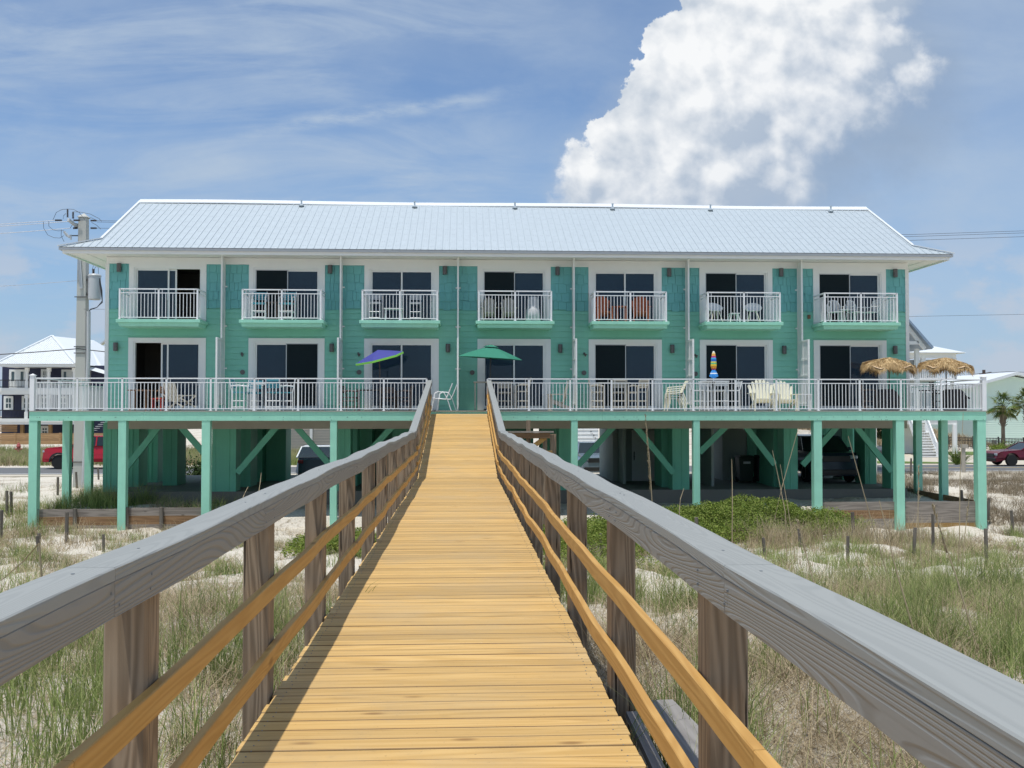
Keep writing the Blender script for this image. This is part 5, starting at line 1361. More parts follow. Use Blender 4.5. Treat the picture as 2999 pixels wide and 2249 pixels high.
c = MB(); c.bar(ap(228, 690, .1), ap(205, 690, -.3), .05, .05); c.build('bracket', M['bronze'], up_)
for a, b_ in (((188, 678), (196, 692)), ((193, 684), (203, 696)), ((206, 688), (208, 702))):
    c = MB(); c.tube([ap(*a, -.35), ap(*b_, -.35)], .06, 8, .035); c.build('fuse_cutout', M['grey'], up_)
# transformer drum
tx_, _, tz1 = at(275, 806, PY); tz0 = gz(877, PY, 275); c = MB()
c.lathe([(0, tz0), (.25, tz0), (.27, tz0 + .03), (.27, tz1 - .05), (.29, tz1 - .04), (.29, tz1), (.24, tz1 + .06), (0, tz1 + .08)], 24, (tx_, PY + .1, 0)); tr_ = c.build('transformer', M['grey'], up_, smooth=False)
c = MB()
for k in range(5): c.lathe([(0, tz1 + .06 + k * .05), (.07, tz1 + .06 + k * .05), (.04, tz1 + .10 + k * .05), (0, tz1 + .11 + k * .05)], 10, (tx_ - .06, PY + .1, 0))
c.build('bushing', M['porcelain'], tr_)
c = MB(); c.box(x1 - .1, PY + .05, tz1 - .25, tx_ - .2, PY + .15, tz1 - .15); c.build('bracket', M['bronze'], tr_); c = MB(); c.box(x1 - .1, PY + .05, tz0 + .2, tx_ - .2, PY + .15, tz0 + .3); c.build('bracket', M['bronze'], tr_)
for k in range(3):
    c = MB(); c.tube([ap(292, 815 + k * 3, .0), ap(299 - k * 2, 850, 0), ap(300, 880 + k * 3, 0), ap(284, 900, 0), ap(265, 905 + k, 0), ap(257, 918, .1)], .018, 5); c.build('cable', M['wire'], up_)
c = MB(); c.tube([(gx(256, PY - .1), PY - .08, gz(918, PY)), (gx(257, PY - .1) , PY - .08, gz(1049, PY)), (gx(248, PY), PY - .08, -2.1)], .085, 10); c.build('conduit', M['grey'], up_)
c = MB(); c.bar(at(231, 750, PY - .05), at(238, 845, PY - .05), .14, .03, (0, 1, 0)); c.build('ground_strip', M['grey'], up_)
c = MB()
for py in (876, 1019, 1037, 1350): c.box(x0 - .0, PY - .03, gz(py, PY) - .02, x1, PY - .003, gz(py, PY) + .02)
c.build('strap', M['bronze'], up_)
def wire(lab, pts, r=.014, m='alu_wire', grp='overhead power lines'):
    c = MB(); P_ = []
    for p, q in zip(pts[:-1], pts[1:]):
        L = abs(q[0] - p[0])
        for k in range(12): t_ = k / 12; P_.append((p[0] + (q[0] - p[0]) * t_, p[1] + (q[1] - p[1]) * t_, p[2] + (q[2] - p[2]) * t_ - 4 * t_ * (1 - t_) * L * .006))
    P_.append(pts[-1]); c.tube(P_, r, 5); return tag(c.build('power_line', M[m]), lab, 'power line', grp)
far = lambda px, py, Y=PY: at(px, py, Y)
wire('pale power line reaching the pole at its top arm from the left', [far(-160, 664, PY - .5), far(162, 645, PY - .5)])
wire('second pale power line just under the top one, left of the pole', [far(-160, 670, PY), far(216, 647, PY)])
wire('pale power line below the top pair, left of the pole', [far(-160, 692), far(205, 668)])
wire('thin grey cable crossing the sky left of the transformer', [far(-160, 846), far(224, 822)], .010)
wire('black cable crossing in front of the navy house roof', [far(-160, 1046), far(230, 1021), far(330, 1032)], .022, 'wire')
c_ = [(2999 + 120, 672, 'dark power line in the sky right of the roof, topmost of three', 284, 646), (3120, 678, 'dark power line in the sky right of the roof, middle of three', 284, 650), (3120, 689, 'dark power line in the sky right of the roof, lowest of three', 284, 668)]
for px, py, lb, a, b_ in c_:
    p, q = far(a, b_), far(px, py, PY); c = MB(); m0 = at(2660, py + (15 if 'lowest' not in lb else 15), PY)
    c.tube([p, (m0[0], PY, m0[2]), q], .009, 5); tag(c.build('power_line', M['wire']), lb, 'power line', 'overhead power lines')
p, q = far(245, 905), far(3120, 918); c = MB(); c.tube([p, at(2660, 927, PY), q], .007, 5); tag(c.build('power_line', M['wire']), 'single thin cable low in the sky right of the building', 'power line', 'overhead power lines')

# small distant pole at the right
t = thing('distant_utility_pole', 'small distant power pole above the pale green house roof', 'utility pole'); c = MB(); a = at(2883, 1083, 130); c.box(a[0] - .15, 130, -2, a[0] + .15, 130.3, a[2]); c.build('pole', M['darkwood'], t)
c = MB(); c.bar(at(2868, 1096, 130), at(2903, 1090, 130), .12, .12); c.build('crossarm', M['darkwood'], t)
c = MB(); c.tube([at(2780, 1106, 129), at(2868, 1094, 130), at(2950, 1088, 131), at(3100, 1094, 132)], .03, 4); tag(c.build('power_line', M['wire']), 'faint distant power line at the small far pole', 'power line', 'overhead power lines')

# ------------------------------------------------------------------ navy house at the left
HY = 97.0
nh = thing('beach_house', 'navy beach house with white hip roof and white porches at the left edge', 'house')
def hx(px, Y=HY): return gx(px, Y)
def hz(py, Y=HY): return gz(py, Y, 100)
c = MB(); c.box(hx(5, 100), 100, -2.1, hx(330, 100), 112, hz(1070, 100)); c.build('wall', M['navy'], nh)
# roof: front hip + right wing
c = MB(); ez = hz(1067); ap_ = at(153, 984, 103); e0, e1 = at(-14, 1067, 96)[0], at(222, 1067, 96)[0]
ar2 = at(222, 998, 108)
c.raw([(e0, 96, ez), (e1, 96, ez), (e1 + 1.5, 112, ez), (e0, 112, ez), ap_, (ap_[0] + 2, 109, ap_[2])], [(0, 1, 4), (1, 2, 5, 4), (2, 3, 5), (3, 0, 4, 5), (0, 3, 2, 1)])
n = 34
for k in range(1, n):
    f = k / n; x = e0 + (e1 - e0) * f; lim = (x - e0) / (ap_[0] - e0) if x < ap_[0] else (e1 - x) / (e1 - ap_[0]); y1 = 96 + (103 - 96) * lim; z1 = ez + (ap_[2] - ez) * lim
    c.bar((x, 96, ez + .02), (x, y1, z1 + .02), .05, .05)
e2 = at(322, 1083, 100)[0]
c.raw([(e1 - .5, 99, ez - .25), (e2, 99, ez - .9), (e2, 114, ez - .9), (e1 - 3, 114, ez), at(262, 1010, 106), at(215, 994, 106)], [(0, 1, 4, 5), (1, 2, 4), (2, 3, 5, 4), (0, 5, 3)])
o = c.build('roof', M['farroof'], nh, recalc=False)
c = MB()
for s0 in ((e0, 96, ez), (e1, 96, ez)): c.bar((s0[0], s0[1], s0[2] + .05), (ap_[0], ap_[1], ap_[2] + .05), .25, .12)
c.build('ridge_cap', M['farroof'], o)
c = MB(); c.box(e0 + .1, 96.1, hz(1075), e1, 96.25, ez - .02); c.box(e0 + .2, 96.3, hz(1074), e1 - .1, 100, hz(1074) + .05); c.build('fascia', M['trim'], nh)
for (a, b_) in ((1138, 1155), (1227, 1243)):
    c = MB(); c.box(hx(-20), 96.8, hz(b_), hx(222), 100, hz(a)); c.box(hx(-20), 96.72, hz((a + b_) / 2), hx(222), 96.8, hz(a) + .05); c.build('porch_floor', M['trim'], nh)
for px in (-14, 78, 142, 216):
    for a, b_ in ((1077, 1138), (1156, 1227)):
        c = MB(); x = hx(px); c.box(x - .11, 96.9, hz(b_), x + .11, 97.12, hz(a)); c.box(x - .17, 96.85, hz(a) - .35, x + .17, 97.17, hz(a)); c.box(x - .16, 96.86, hz(b_), x + .16, 97.16, hz(b_) + .7); c.build('porch_column', M['trim'], nh)
for a, b_ in ((1112, 1137), (1200, 1227)):
    c = MB(); xa_, xb_ = hx(-20), hx(220)
    c.box(xa_, 96.93, hz(a) - .08, xb_, 96.99, hz(a)); c.box(xa_, 96.93, hz(b_) + .08, xb_, 96.99, hz(b_) + .16)
    k = xa_
    while k < xb_: c.box(k, 96.94, hz(b_) + .1, k + .03, 96.97, hz(a)); k += .14
    c.build('porch_railing', M['blk_metal'], nh)
def nwin(a, b_, y0, y1, kind, Y=99.97, par=nh):
    c = MB(); x0, x1, z0, z1 = gx(a, Y), gx(b_, Y), gz(y1, Y, 100), gz(y0, Y, 100); t_ = .22
    c.box(x0, Y - .06, z0, x0 + t_, Y + .02, z1); c.box(x1 - t_, Y - .06, z0, x1, Y + .02, z1); c.box(x0 + t_, Y - .06, z1 - t_, x1 - t_, Y + .02, z1); c.box(x0 + t_, Y - .06, z0, x1 - t_, Y + .02, z0 + t_)
    xm = (x0 + x1) / 2
    if kind == 'door': c.box(xm - .3, Y - .05, z0 + t_, xm + .3, Y + .02, z1 - t_); c.box(x0 + t_, Y - .045, z0 + t_, x1 - t_, Y + .015, z0 + t_ + .5)
    else: c.box(x0 + t_, Y - .05, (z0 + z1) / 2 - .05, x1 - t_, Y, (z0 + z1) / 2 + .05); c.box(xm - .03, Y - .045, z0 + t_, xm + .03, Y, z1 - t_)
    o = c.build('french_door' if kind == 'door' else 'window', M['trim'], par); c = MB(); c.box(x0 + t_, Y - .02, z0 + t_, x1 - t_, Y - .01, z1 - t_); c.build('glass', M['farglass'], o)
nwin(26, 75, 1082, 1137, 'door'); nwin(119, 139, 1081, 1120, 'w'); nwin(179, 225, 1082, 1137, 'door'); nwin(258, 265, 1082, 1137, 'w')
nwin(11, 39, 1160, 1201, 'w'); nwin(64, 92, 1160, 1201, 'w'); nwin(115, 145, 1160, 1201, 'w'); nwin(170, 200, 1160, 1201, 'w')
nwin(119, 145, 1247, 1275, 'w')
for px in (67, 149):
    c = MB(); x = gx(px, 99); c.box(x - .15, 98.8, -2.1, x + .15, 99.1, hz(1243)); c.build('post', M['fence_x'], nh)
for a, b_ in ((0, 52), (207, 214)):
    c = MB(); z = hz(1265)
    while z < hz(1243): c.box(gx(a, 98.5), 98.4, z, gx(b_, 98.5), 98.45, z + .14); z += .2
    c.build('slat_screen', M['fence_x'], nh)
c = MB()
for k in range(9): c.box(gx(270, 98) + .25 * k, 97.5, hz(1262) + .2 * k, gx(270, 98) + .25 * k + .3, 98.6, hz(1262) + .2 * k + .05)
c.build('outside_stair', M['grey'], nh)
# wooden fence, hydrant and grass bank
wf = thing('wooden_fence', 'brown horizontal board fence in front of the navy house', 'fence'); FY = 92.0
px = -150; k = 0
while px < 340:
    c = MB(); z = -2.1
    while z < gz(1267, FY) - .05: c.box(gx(px, FY), FY, z, gx(px + 64, FY) - .12, FY + .04, min(z + .19, gz(1267, FY))); z += .2
    c.build('fence_panel', M['fence_x'], wf); c = MB(); c.box(gx(px + 64, FY) - .12, FY - .05, -2.2, gx(px + 64, FY) + .06, FY + .08, gz(1266, FY)); c.build('fence_post', M['fence_x'], wf); px += 66
t = thing('fire_hydrant', 'faded red fire hydrant in the verge grass before the wooden fence', 'hydrant', (gx(56, 76), 76, -2.05)); c = MB()
c.lathe([(0, .25), (.16, .25), (.16, .32), (.12, .34), (.12, .78), (.17, .80), (.17, .85), (.14, .9), (.10, 1.02), (.04, 1.08), (.04, 1.14), (0, 1.14)], 14); c.build('barrel', M['hydrant'], t)
for s_ in (-1, 1): c = MB(); c.lathe([(0, 0), (.07, 0), (.07, s_ * .14), (0, s_ * .15)], 10, (s_ * .11, 0, .62), 'x'); c.build('outlet_cap', M['hydrant'], t)
# little gabled yellow house peeking out
t = thing('gabled_house', 'small pale yellow gable end peeking out left of the building corner', 'house'); YY = 125
M['yel'] = paint('pale_yellow_siding', (.5, .5, .25), .7)
c = MB(); xa_ = gx(288, YY); xb_ = gx(352, YY); zz0, zz1 = gz(1022, YY), gz(988, YY); c.raw([(xa_ + .5, YY, -2), (xb_ + 1, YY, -2), (xb_ + 1, YY + 8, -2), (xa_ + .5, YY + 8, -2), (xa_ + .5, YY, zz0), (xb_ + 1, YY, zz0), (xb_ + 1, YY + 8, zz0), (xa_ + .5, YY + 8, zz0), ((xa_ + xb_) / 2 + .8, YY, zz1), ((xa_ + xb_) / 2 + .8, YY + 8, zz1)], [(0, 1, 5, 8, 4), (2, 3, 7, 9, 6), (0, 4, 7, 3), (1, 2, 6, 5), (4, 8, 9, 7), (5, 6, 9, 8)]); c.build('wall', M['yel'], t)
c = MB(); xm_ = (xa_ + xb_) / 2 + .8; c.bar((xa_ - .3, YY - .3, zz0 - .15), (xm_, YY - .3, zz1 + .3), .9, .16); c.bar((xb_ + 1.6, YY - .3, zz0 - .15), (xm_, YY - .3, zz1 + .3), .9, .16); c.build('roof', M['grey'], t)
# tan house seen through the bay left of the walk, white sided house seen through the bay right of it
t = thing('tan_house', 'tan sided house wall with white trim seen through the bays left of the walk', 'house'); YY = 78
M['tan'] = paint('tan_siding', (.50, .46, .40), .7, .04, 1)
c = MB(); c.box(gx(780, YY), YY, -2.1, gx(1150, YY), YY + 9, 4.0)
z = -2
while z < 3.9: c.box(gx(780, YY), YY - .03, z, gx(1150, YY), YY, z + .02); z += .22
c.build('wall', M['tan'], t); c = MB(); c.box(gx(908, YY), YY - .12, -2.1, gx(916, YY), YY - .035, 4.0); c.build('trim', M['trim'], t)
c = MB(); c.prism([(gx(770, YY), 4.0), (gx(1160, YY), 4.0), (gx(965, YY), 6.0)], YY - .5, YY + 9.5, 'y'); c.build('roof', M['grey'], t)
t = thing('white_sided_house', 'white lap sided house wall with house numbers seen right of the walk', 'house'); YY = 66
c = MB(); xa_, xb_ = gx(1640, YY), gx(1752, YY); c.box(xa_, YY, -2.1, xb_, YY + 7, 2.6); z = -2
while z < 2.5: c.raw([(xa_, YY + .01, z), (xb_, YY + .01, z), (xb_, YY - .05, z), (xa_, YY - .05, z), (xa_, YY + .01, z + .26), (xb_, YY + .01, z + .26), (xb_, YY - .01, z + .26), (xa_, YY - .01, z + .26)], MB.BF); z += .27
c.build('wall', M['white'], t)
c = MB(); c.prism([(xa_ - .4, 2.6), (xb_ + .4, 2.6), ((xa_ + xb_) / 2, 4.2)], YY - .4, YY + 7.4, 'y'); c.build('roof', M['grey'], t)
def text(s_, loc, size, m_, par, rz=0, ext=.004):
    cu = bpy.data.curves.new('text', 'FONT'); cu.body = s_; cu.size = size; cu.extrude = ext; cu.align_x = 'CENTER'
    tmp = bpy.data.objects.new('lettering', cu); COL.objects.link(tmp); dg = bpy.context.evaluated_depsgraph_get()
    me = bpy.data.meshes.new_from_object(tmp.evaluated_get(dg)); bpy.data.objects.remove(tmp)
    o = bpy.data.objects.new('house_number', me); COL.objects.link(o); me.materials.clear(); me.materials.append(M[m_]); o.location = loc; o.rotation_euler = (R(90), 0, rz); o.parent = par; return o
for ch, a, b_ in (('1', 1707, 1254), ('8', 1731, 1264), ('1', 1735, 1270), ('8', 1739, 1276), ('5', 1744, 1283)):
    q = at(a, b_, YY - .07); text(ch, (q[0], q[1], q[2] - .05), .17, 'blk_metal', t)

# gabled carport roof and white house at the right
gc = thing('gabled_carport', 'steep metal gable canopy with white rafters behind the right building corner', 'carport'); YG = 50
g0_, g1_ = at(2640, 915, YG), at(2730, 1022, YG)
M['bluemetal'] = plain('blue_grey_metal_roof', (.26, .34, .44), .4, .3)
c = MB(); mx_ = g0_[0]; 
c.raw([(mx_, YG, g0_[2]), (g1_[0], YG, g1_[2]), (g1_[0], YG + 9, g1_[2]), (mx_, YG + 9, g0_[2]), (mx_, YG, g0_[2] + .12), (g1_[0] + .1, YG, g1_[2] + .1), (g1_[0] + .1, YG + 9, g1_[2] + .1), (mx_, YG + 9, g0_[2] + .12)], MB.BF)
l_ = 2 * mx_ - g1_[0]
c.raw([(mx_, YG, g0_[2]), (l_, YG, g1_[2]), (l_, YG + 9, g1_[2]), (mx_, YG + 9, g0_[2]), (mx_, YG, g0_[2] + .12), (l_ - .1, YG, g1_[2] + .1), (l_ - .1, YG + 9, g1_[2] + .1), (mx_, YG + 9, g0_[2] + .12)], MB.BF); c.build('roof', M['bluemetal'], gc)
for k in range(5):
    c = MB(); y = YG + .3 + 1.9 * k; c.bar((mx_, y, g0_[2] - .15), (g1_[0] - .25, y, g1_[2] + .02), .08, .2); c.bar((l_ + .3, y, g1_[2] + .3), (g1_[0] - .6, y, g1_[2] + .35), .08, .18); c.build('rafter', M['trim'], gc)
for s_ in (l_ + .4, g1_[0] - .5):
    for y in (YG + .6, YG + 8.4): c = MB(); c.box(s_ - .1, y, -2.05, s_ + .1, y + .2, g1_[2] + .05); c.build('post', M['trim'], gc)
wh = thing('stilt_house', 'white stilt house with porch, outside stair and round white column at the right', 'house'); YW = 76
x_ = lambda px, Y=YW: gx(px, Y)
z_ = lambda py, Y=YW: gz(py, Y, 2750)
c = MB(); c.box(x_(2560), YW + 3.2, z_(1243), x_(2800), YW + 12, z_(1048)); c.build('wall', M['grey'], wh)
c = MB(); a0_ = x_(2825); rdg = at(2680, 985, YW + 5)
c.raw([(x_(2480), YW - .4, z_(1033)), (a0_, YW - .4, z_(1033)), (a0_, YW + 13, z_(1033)), (x_(2480), YW + 13, z_(1033)), (x_(2560), YW + 6, rdg[2] + .3), (x_(2695), YW + 6, rdg[2])], [(0, 1, 5, 4), (1, 2, 5), (2, 3, 4, 5), (3, 0, 4), (0, 3, 2, 1)]); c.build('roof', M['farroof'], wh, recalc=False)
c = MB(); c.box(x_(2500), YW, z_(1048), x_(2802), YW + .3, z_(1034)); c.box(x_(2500), YW - .3, z_(1035), x_(2822), YW + 5, z_(1034) + .02); c.build('fascia', M['trim'], wh)
for px in (2707, 2798):
    c = MB(); c.box(x_(px) - .16, YW + .0, z_(1110), x_(px) + .16, YW + .3, z_(1048)); c.build('porch_column', M['trim'], wh)
c = MB(); c.box(x_(2560), YW - .05, z_(1243), x_(2802), YW + 3.2, z_(1228)); c.box(x_(2560), YW + .0, z_(1112), x_(2800), YW + 3.2, z_(1106)); c.build('porch_floor', M['trim'], wh)
for (a, b_, e_) in ((1083, 1110, x_(2796)), (1127, 1150, x_(2796)), (1190, 1228, x_(2830))):
    c = MB(); xs_0 = x_(2640); c.box(xs_0, YW - .1, z_(a) - .08, e_, YW, z_(a)); c.box(xs_0, YW - .1, z_(b_), e_, YW, z_(b_) + .08); k = xs_0
    while k < e_: c.box(k, YW - .08, z_(b_), k + .06, YW - .03, z_(a)); k += .17
    c.build('porch_railing', M['white'], wh)
def wdoor(a, b_, y0, y1):
    c = MB(); Y = YW + 3.1; c.box(gx(a, Y), Y, gz(y1, Y), gx(b_, Y), Y + .12, gz(y0, Y)); o = c.build('door', M['trim'], wh); w4 = (gx(b_, Y) - gx(a, Y)) * .25
    c = MB(); c.box(gx(a, Y) + w4, Y - .02, gz(y1, Y) + .3, gx(b_, Y) - w4, Y - .002, gz(y0, Y) - .25); c.build('glass', M['farglass'], o)
wdoor(2680, 2702, 1050, 1100); wdoor(2713, 2745, 1050, 1100)
c = MB(); c.box(x_(2660), YW + 2.6, -2.0, x_(2760), YW + 2.8, z_(1243)); c.build('garage_wall', M['trim'], wh)
c = MB(); c.box(x_(2718), YW + 2.5, -2.0, x_(2752), YW + 2.59, z_(1252)); c.build('garage_door', M['plastic'], wh)
c = MB(); c.lathe([(0, -2.0), (.24, -2.0), (.24, -1.95), (.20, -1.9), (.19, z_(1243)), (0, z_(1243))], 16, (x_(2795), YW - .0, 0)); c.build('round_column', M['white'], wh)
for px in (2662, 2690): c = MB(); c.box(x_(px) - .14, YW - 1.5, -2.0, x_(px) + .14, YW - 1.3, z_(1243)); c.build('post', M['white'], wh)
# stair with treads coming towards us
st0, st1 = at(2684, 1238, YW), at(2720, 1325, YW - 4.5)
n = 14; c = MB()
for k in range(n):
    f = k / (n - 1); x = st0[0] + (st1[0] - st0[0]) * f; y = YW - 4.5 * f; zz = z_(1236) + (-1.93 - z_(1236)) * f; c.box(x - .62, y - .3, zz - .05, x + .62, y + .02, zz); c.box(x - .62, y - .02, zz - .22, x + .62, y + .02, zz - .05)
c.build('stair', M['white'], wh)
for s_ in (-.66, .66):
    c = MB(); a = Vector((st0[0] + s_, YW, z_(1236))); b_ = Vector((st1[0] + s_, YW - 4.5, -1.93)); c.bar(a + Vector((0, 0, .95)), b_ + Vector((0, 0, .95)), .10, .08); c.bar(a + Vector((0, 0, .1)), b_ + Vector((0, 0, .1)), .05, .3)
    for k in range(24): q = a + (b_ - a) * (k / 23); c.box(q.x - .02, q.y - .02, q.z, q.x + .02, q.y + .02, q.z + .93)
    c.box(b_.x - .07, b_.y - .07, -2.0, b_.x + .07, b_.y + .07, b_.z + 1.05); c.build('stair_railing', M['white'], wh)
# pale green house
gh = thing('green_house', 'pale green lap sided house with white gable roof at the right edge', 'house'); YH = 98
c = MB(); xa_, xb_ = gx(2850, YH), gx(3110, YH); zt_ = gz(1130, YH)
c.box(xa_, YH, -2.3, xb_, YH + 12, zt_); c.raw([(xa_, YH, zt_), (xb_, YH, zt_), ((xa_ + xb_) / 2 - .4, YH, gz(1099, YH)), (xa_, YH + 12, zt_), (xb_, YH + 12, zt_), ((xa_ + xb_) / 2 - .4, YH + 12, gz(1099, YH))], [(0, 1, 2), (3, 5, 4), (0, 3, 4, 1)])
z = -2.2
while z < gz(1160, YH): c.raw([(xa_, YH + .01, z), (xb_, YH + .01, z), (xb_, YH - .07, z), (xa_, YH - .07, z), (xa_, YH + .01, z + .22), (xb_, YH + .01, z + .22), (xb_, YH - .01, z + .22), (xa_, YH - .01, z + .22)], MB.BF); z += .23
c.build('wall', M['greenhouse_wall'], gh)
c = MB(); ax_ = (xa_ + xb_) / 2 - .4
for s_ in (xa_ - .8, xb_ + .8):
    sg = 1; zz_ = gz(1136, YH)
    c.raw([(s_, YH - .8, zz_), (ax_, YH - .8, gz(1095, YH)), (ax_, YH + 12.5, gz(1095, YH)), (s_, YH + 12.5, zz_), (s_, YH - .8, zz_ + .3), (ax_, YH - .8, gz(1095, YH) + .3), (ax_, YH + 12.5, gz(1095, YH) + .3), (s_, YH + 12.5, zz_ + .3)], MB.BF)
c.build('roof', M['farroof'], gh)
# dark trees behind between the houses
def leafball(name, lab, cen, rad, n, size, matl, cat, trunk=None, grp=None, squash=.8):
    t = thing(name, lab, cat, (cen[0], cen[1], cen[2]), 0, grp); rg = np.random.default_rng(int(abs(cen[0] * 31 + cen[1])) % 9999)
    cl = rg.normal(0, .45, (14, 3)); cl[:, 2] = np.abs(cl[:, 2]) * .9; P_ = cl[rg.integers(0, 14, n)] + rg.normal(0, .20, (n, 3)); P_ *= np.array([rad, rad, rad * squash]); P_[:, 2] = np.abs(P_[:, 2]) + (trunk or 0) * .7
    az = rg.uniform(0, 2 * np.pi, n); el_ = rg.uniform(-1, 1, n); d_ = np.stack([np.cos(az) * np.cos(el_), np.sin(az) * np.cos(el_), np.sin(el_)], 1) * size
    s_ = np.cross(d_, rg.normal(0, 1, (n, 3))); s_ /= np.linalg.norm(s_, axis=1)[:, None]; s_ *= size * .35
    V = np.stack([P_ - d_, P_ + s_, P_ + d_, P_ - s_], 1).reshape(-1, 3); q = np.arange(n * 4).reshape(n, 4); rn = np.repeat(rg.random(n), 4)
    fastmesh('foliage' if not trunk else 'crown', V, q, matl, None, {'rnd': rn, 'tt': np.repeat(rg.random(n), 4)}, t)
    if trunk: c = MB(); c.tube([(0, 0, -.5), (.1, 0, trunk * .5), (.05, .1, trunk)], .18, 7, .08); c.tube([(.1, 0, trunk * .5), (.6, .2, trunk * 1.1)], .09, 6, .04); c.build('trunk', M['bark'], t)
    return t
leafball('tree', 'dark tree under the left of the far grassy rise', (gx(2800, 118), 118, -1.2), 3.2, 2600, .22, M['g_dark'], 'tree', 2.4)
leafball('tree', 'dark tree behind the rise nearest the pale green house', (gx(2845, 124), 124, -1.0), 3.6, 2600, .24, M['g_dark'], 'tree', 2.6)
leafball('tree', 'dark tree showing through the far end of the carport', (gx(2622, 84), 84, -2.0), 2.5, 2400, .18, M['g_dark'], 'tree', 1.5)
leafball('shrub', 'green bush beyond the road seen just left of the ramp', (gx(1170, 70), 70, -2.0), 1.9, 1500, .14, M['g_bush'], 'shrub', None, None, 1.4)
leafball('shrub', 'dark green shrub behind the first two rows of green piers', (gx(578, 52), 52, -2.0), .9, 900, .12, M['g_dark'], 'shrub', None, None, 1.6)
for px, py, Y, rr_, lab in ((2918, 1313, 83, .6, 'rounded green bush left of the palm foot'), (2945, 1318, 80, .8, 'rounded green bush before the iron fence, right of the palm'), (2975, 1318, 79, .8, 'dark rounded bush behind the bonnet of the dark red car')):
    leafball('bush', lab, (gx(px, Y), Y, -2.0), rr_, 700, .09, M['g_bush'] if 'dark' not in lab[:5] else M['g_dark'], 'bush', None, None, 1.0)
# palms
def palm(px, Y, zb, ztop, lab, seed):
    t = thing('palm_tree', lab, 'palm tree', (gx(px, Y), Y, zb), 0, 'sabal palms'); rg = random.Random(seed); h = ztop - zb; c = MB()
    c.lathe([(0, -.3), (.26, -.3), (.17, .4), (.15, h * .55), (.24, h * .62), (.30, h * .85), (.22, h), (0, h + .1)], 12); o = c.build('trunk', M['bark'], t)
    c = MB()
    for k in range(34): z = h * (.55 + .43 * k / 34); an = k * 2.4; c.bar((.2 * math.cos(an), .2 * math.sin(an), z), (.40 * math.cos(an), .40 * math.sin(an), z + .22), .07, .03)
    c.build('leaf_boots', M['bark'], o)
    V, Q, rn, tt = [], [], [], []
    for k in range(46):
        an = rg.uniform(0, 6.283); el_ = rg.uniform(-.9, 1.35); L = rg.uniform(.75, 1.05); dd = Vector((math.cos(an) * math.cos(el_), math.sin(an) * math.cos(el_), math.sin(el_)))
        hub = Vector((0, 0, h)) + dd * L; side = dd.cross(Vector((0, 0, 1))).normalized(); upv = side.cross(dd); cc = rg.random()
        o_ = len(V); V += [Vector((0, 0, h)) - side * .015, Vector((0, 0, h)) + side * .015, hub + side * .015, hub - side * .015]; Q.append((o_, o_ + 1, o_ + 2, o_ + 3)); rn += [cc] * 4; tt += [.2] * 4
        for j in range(26):
            a = (j - 12.5) / 13 * 2.0; q = (dd * math.cos(a) + side * math.sin(a)) * rg.uniform(.6, .85) * (1 - .15 * abs(a)); q.z -= .16 + .18 * rg.random(); sd_ = q.cross(Vector((rg.uniform(-.3, .3), rg.uniform(-.3, .3), 1))).normalized() * .028
            o_ = len(V); m1 = hub + q * .5 + upv * .04; V += [hub, m1 + sd_, hub + q, m1 - sd_]; Q.append((o_, o_ + 1, o_ + 2, o_ + 3)); c1 = min(1, max(0, cc + rg.uniform(-.3, .3))); rn += [c1] * 4; tt += [.1, .5, 1, .5]
    fastmesh('crown', np.array([tuple(v) for v in V]), np.array(Q), M['g_palm'], None, {'rnd': rn, 'tt': tt}, t)
palm(2937, 84, -2.1, gz(1188, 84), 'sabal palm with full crown in front of the pale green house', 3); palm(3008, 86, -2.1, gz(1178, 86), 'sabal palm cut by the right edge of the photo', 5)
# iron fence
fe = thing('iron_fence', 'black iron picket fence behind the lawn at the right', 'fence'); Yf = 88; a, b_ = gx(2775, Yf), gx(3080, Yf); z0, z1 = -2.05, gz(1281, Yf)
def zf(x): return (x - a) / (b_ - a) * -.25
c = MB(); x = a
while x < b_: c.box(x, Yf, z0, x + .035, Yf + .03, z1 + zf(x)); x += .14
for h_ in (.05, .3): c.bar((a, Yf, z1 - h_), (b_, Yf, z1 - h_ - .25), .05, .05)
c.bar((a, Yf, z0 + .2), (b_, Yf, z0 + .2), .05, .05); c.build('pickets', M['blk_metal'], fe); x = a
while x < b_: c = MB(); c.box(x - .05, Yf - .04, z0, x + .05, Yf + .06, z1 + .12 + zf(x)); c.build('fence_post', M['blk_metal'], fe); x += 2.4
t = thing('sign_board', 'small dark blank sign on the iron fence left of the palm', 'sign'); c = MB(); q = at(2912, 1295, Yf - .1); c.box(q[0] - .25, q[1], q[2] - .2, q[0] + .25, q[1] + .03, q[2] + .2); c.build('panel', M['bronze'], t)
t = thing('bicycle', 'dark bicycle standing under the white stilt house by the iron fence', 'bicycle', (gx(2783, 82), 82, -2.05)); 
for s_ in (-.5, .5): c = MB(); c.lathe([(.29, -.02), (.33, -.02), (.33, .02), (.29, .02), (.29, -.02)], 20, (s_, 0, .33), 'y'); c.v = c.v; c.f = [f for f in c.f if len(f) == 4]; c.build('wheel', M['tyre'], t)
c = MB(); 
for p, q in (((-.5, .33), (-.15, .75)), ((-.15, .75), (.35, .8)), ((.35, .8), (.5, .33)), ((-.15, .75), (0, .3)), ((0, .3), (.35, .78)), ((-.5, .33), (0, .3)), ((-.15, .75), (-.2, .9)), ((.35, .8), (.32, .98))): c.tube([(p[0], 0, p[1]), (q[0], 0, q[1])], .02, 6)
c.build('frame', M['blk_metal'], t); c = MB(); c.box(-.32, -.06, .88, -.06, .06, .94); c.build('saddle', M['black'], t); c = MB(); c.tube([(.3, -.25, 1.0), (.34, 0, .98), (.3, .25, 1.0)], .018, 6); c.build('handlebar', M['blk_metal'], t)
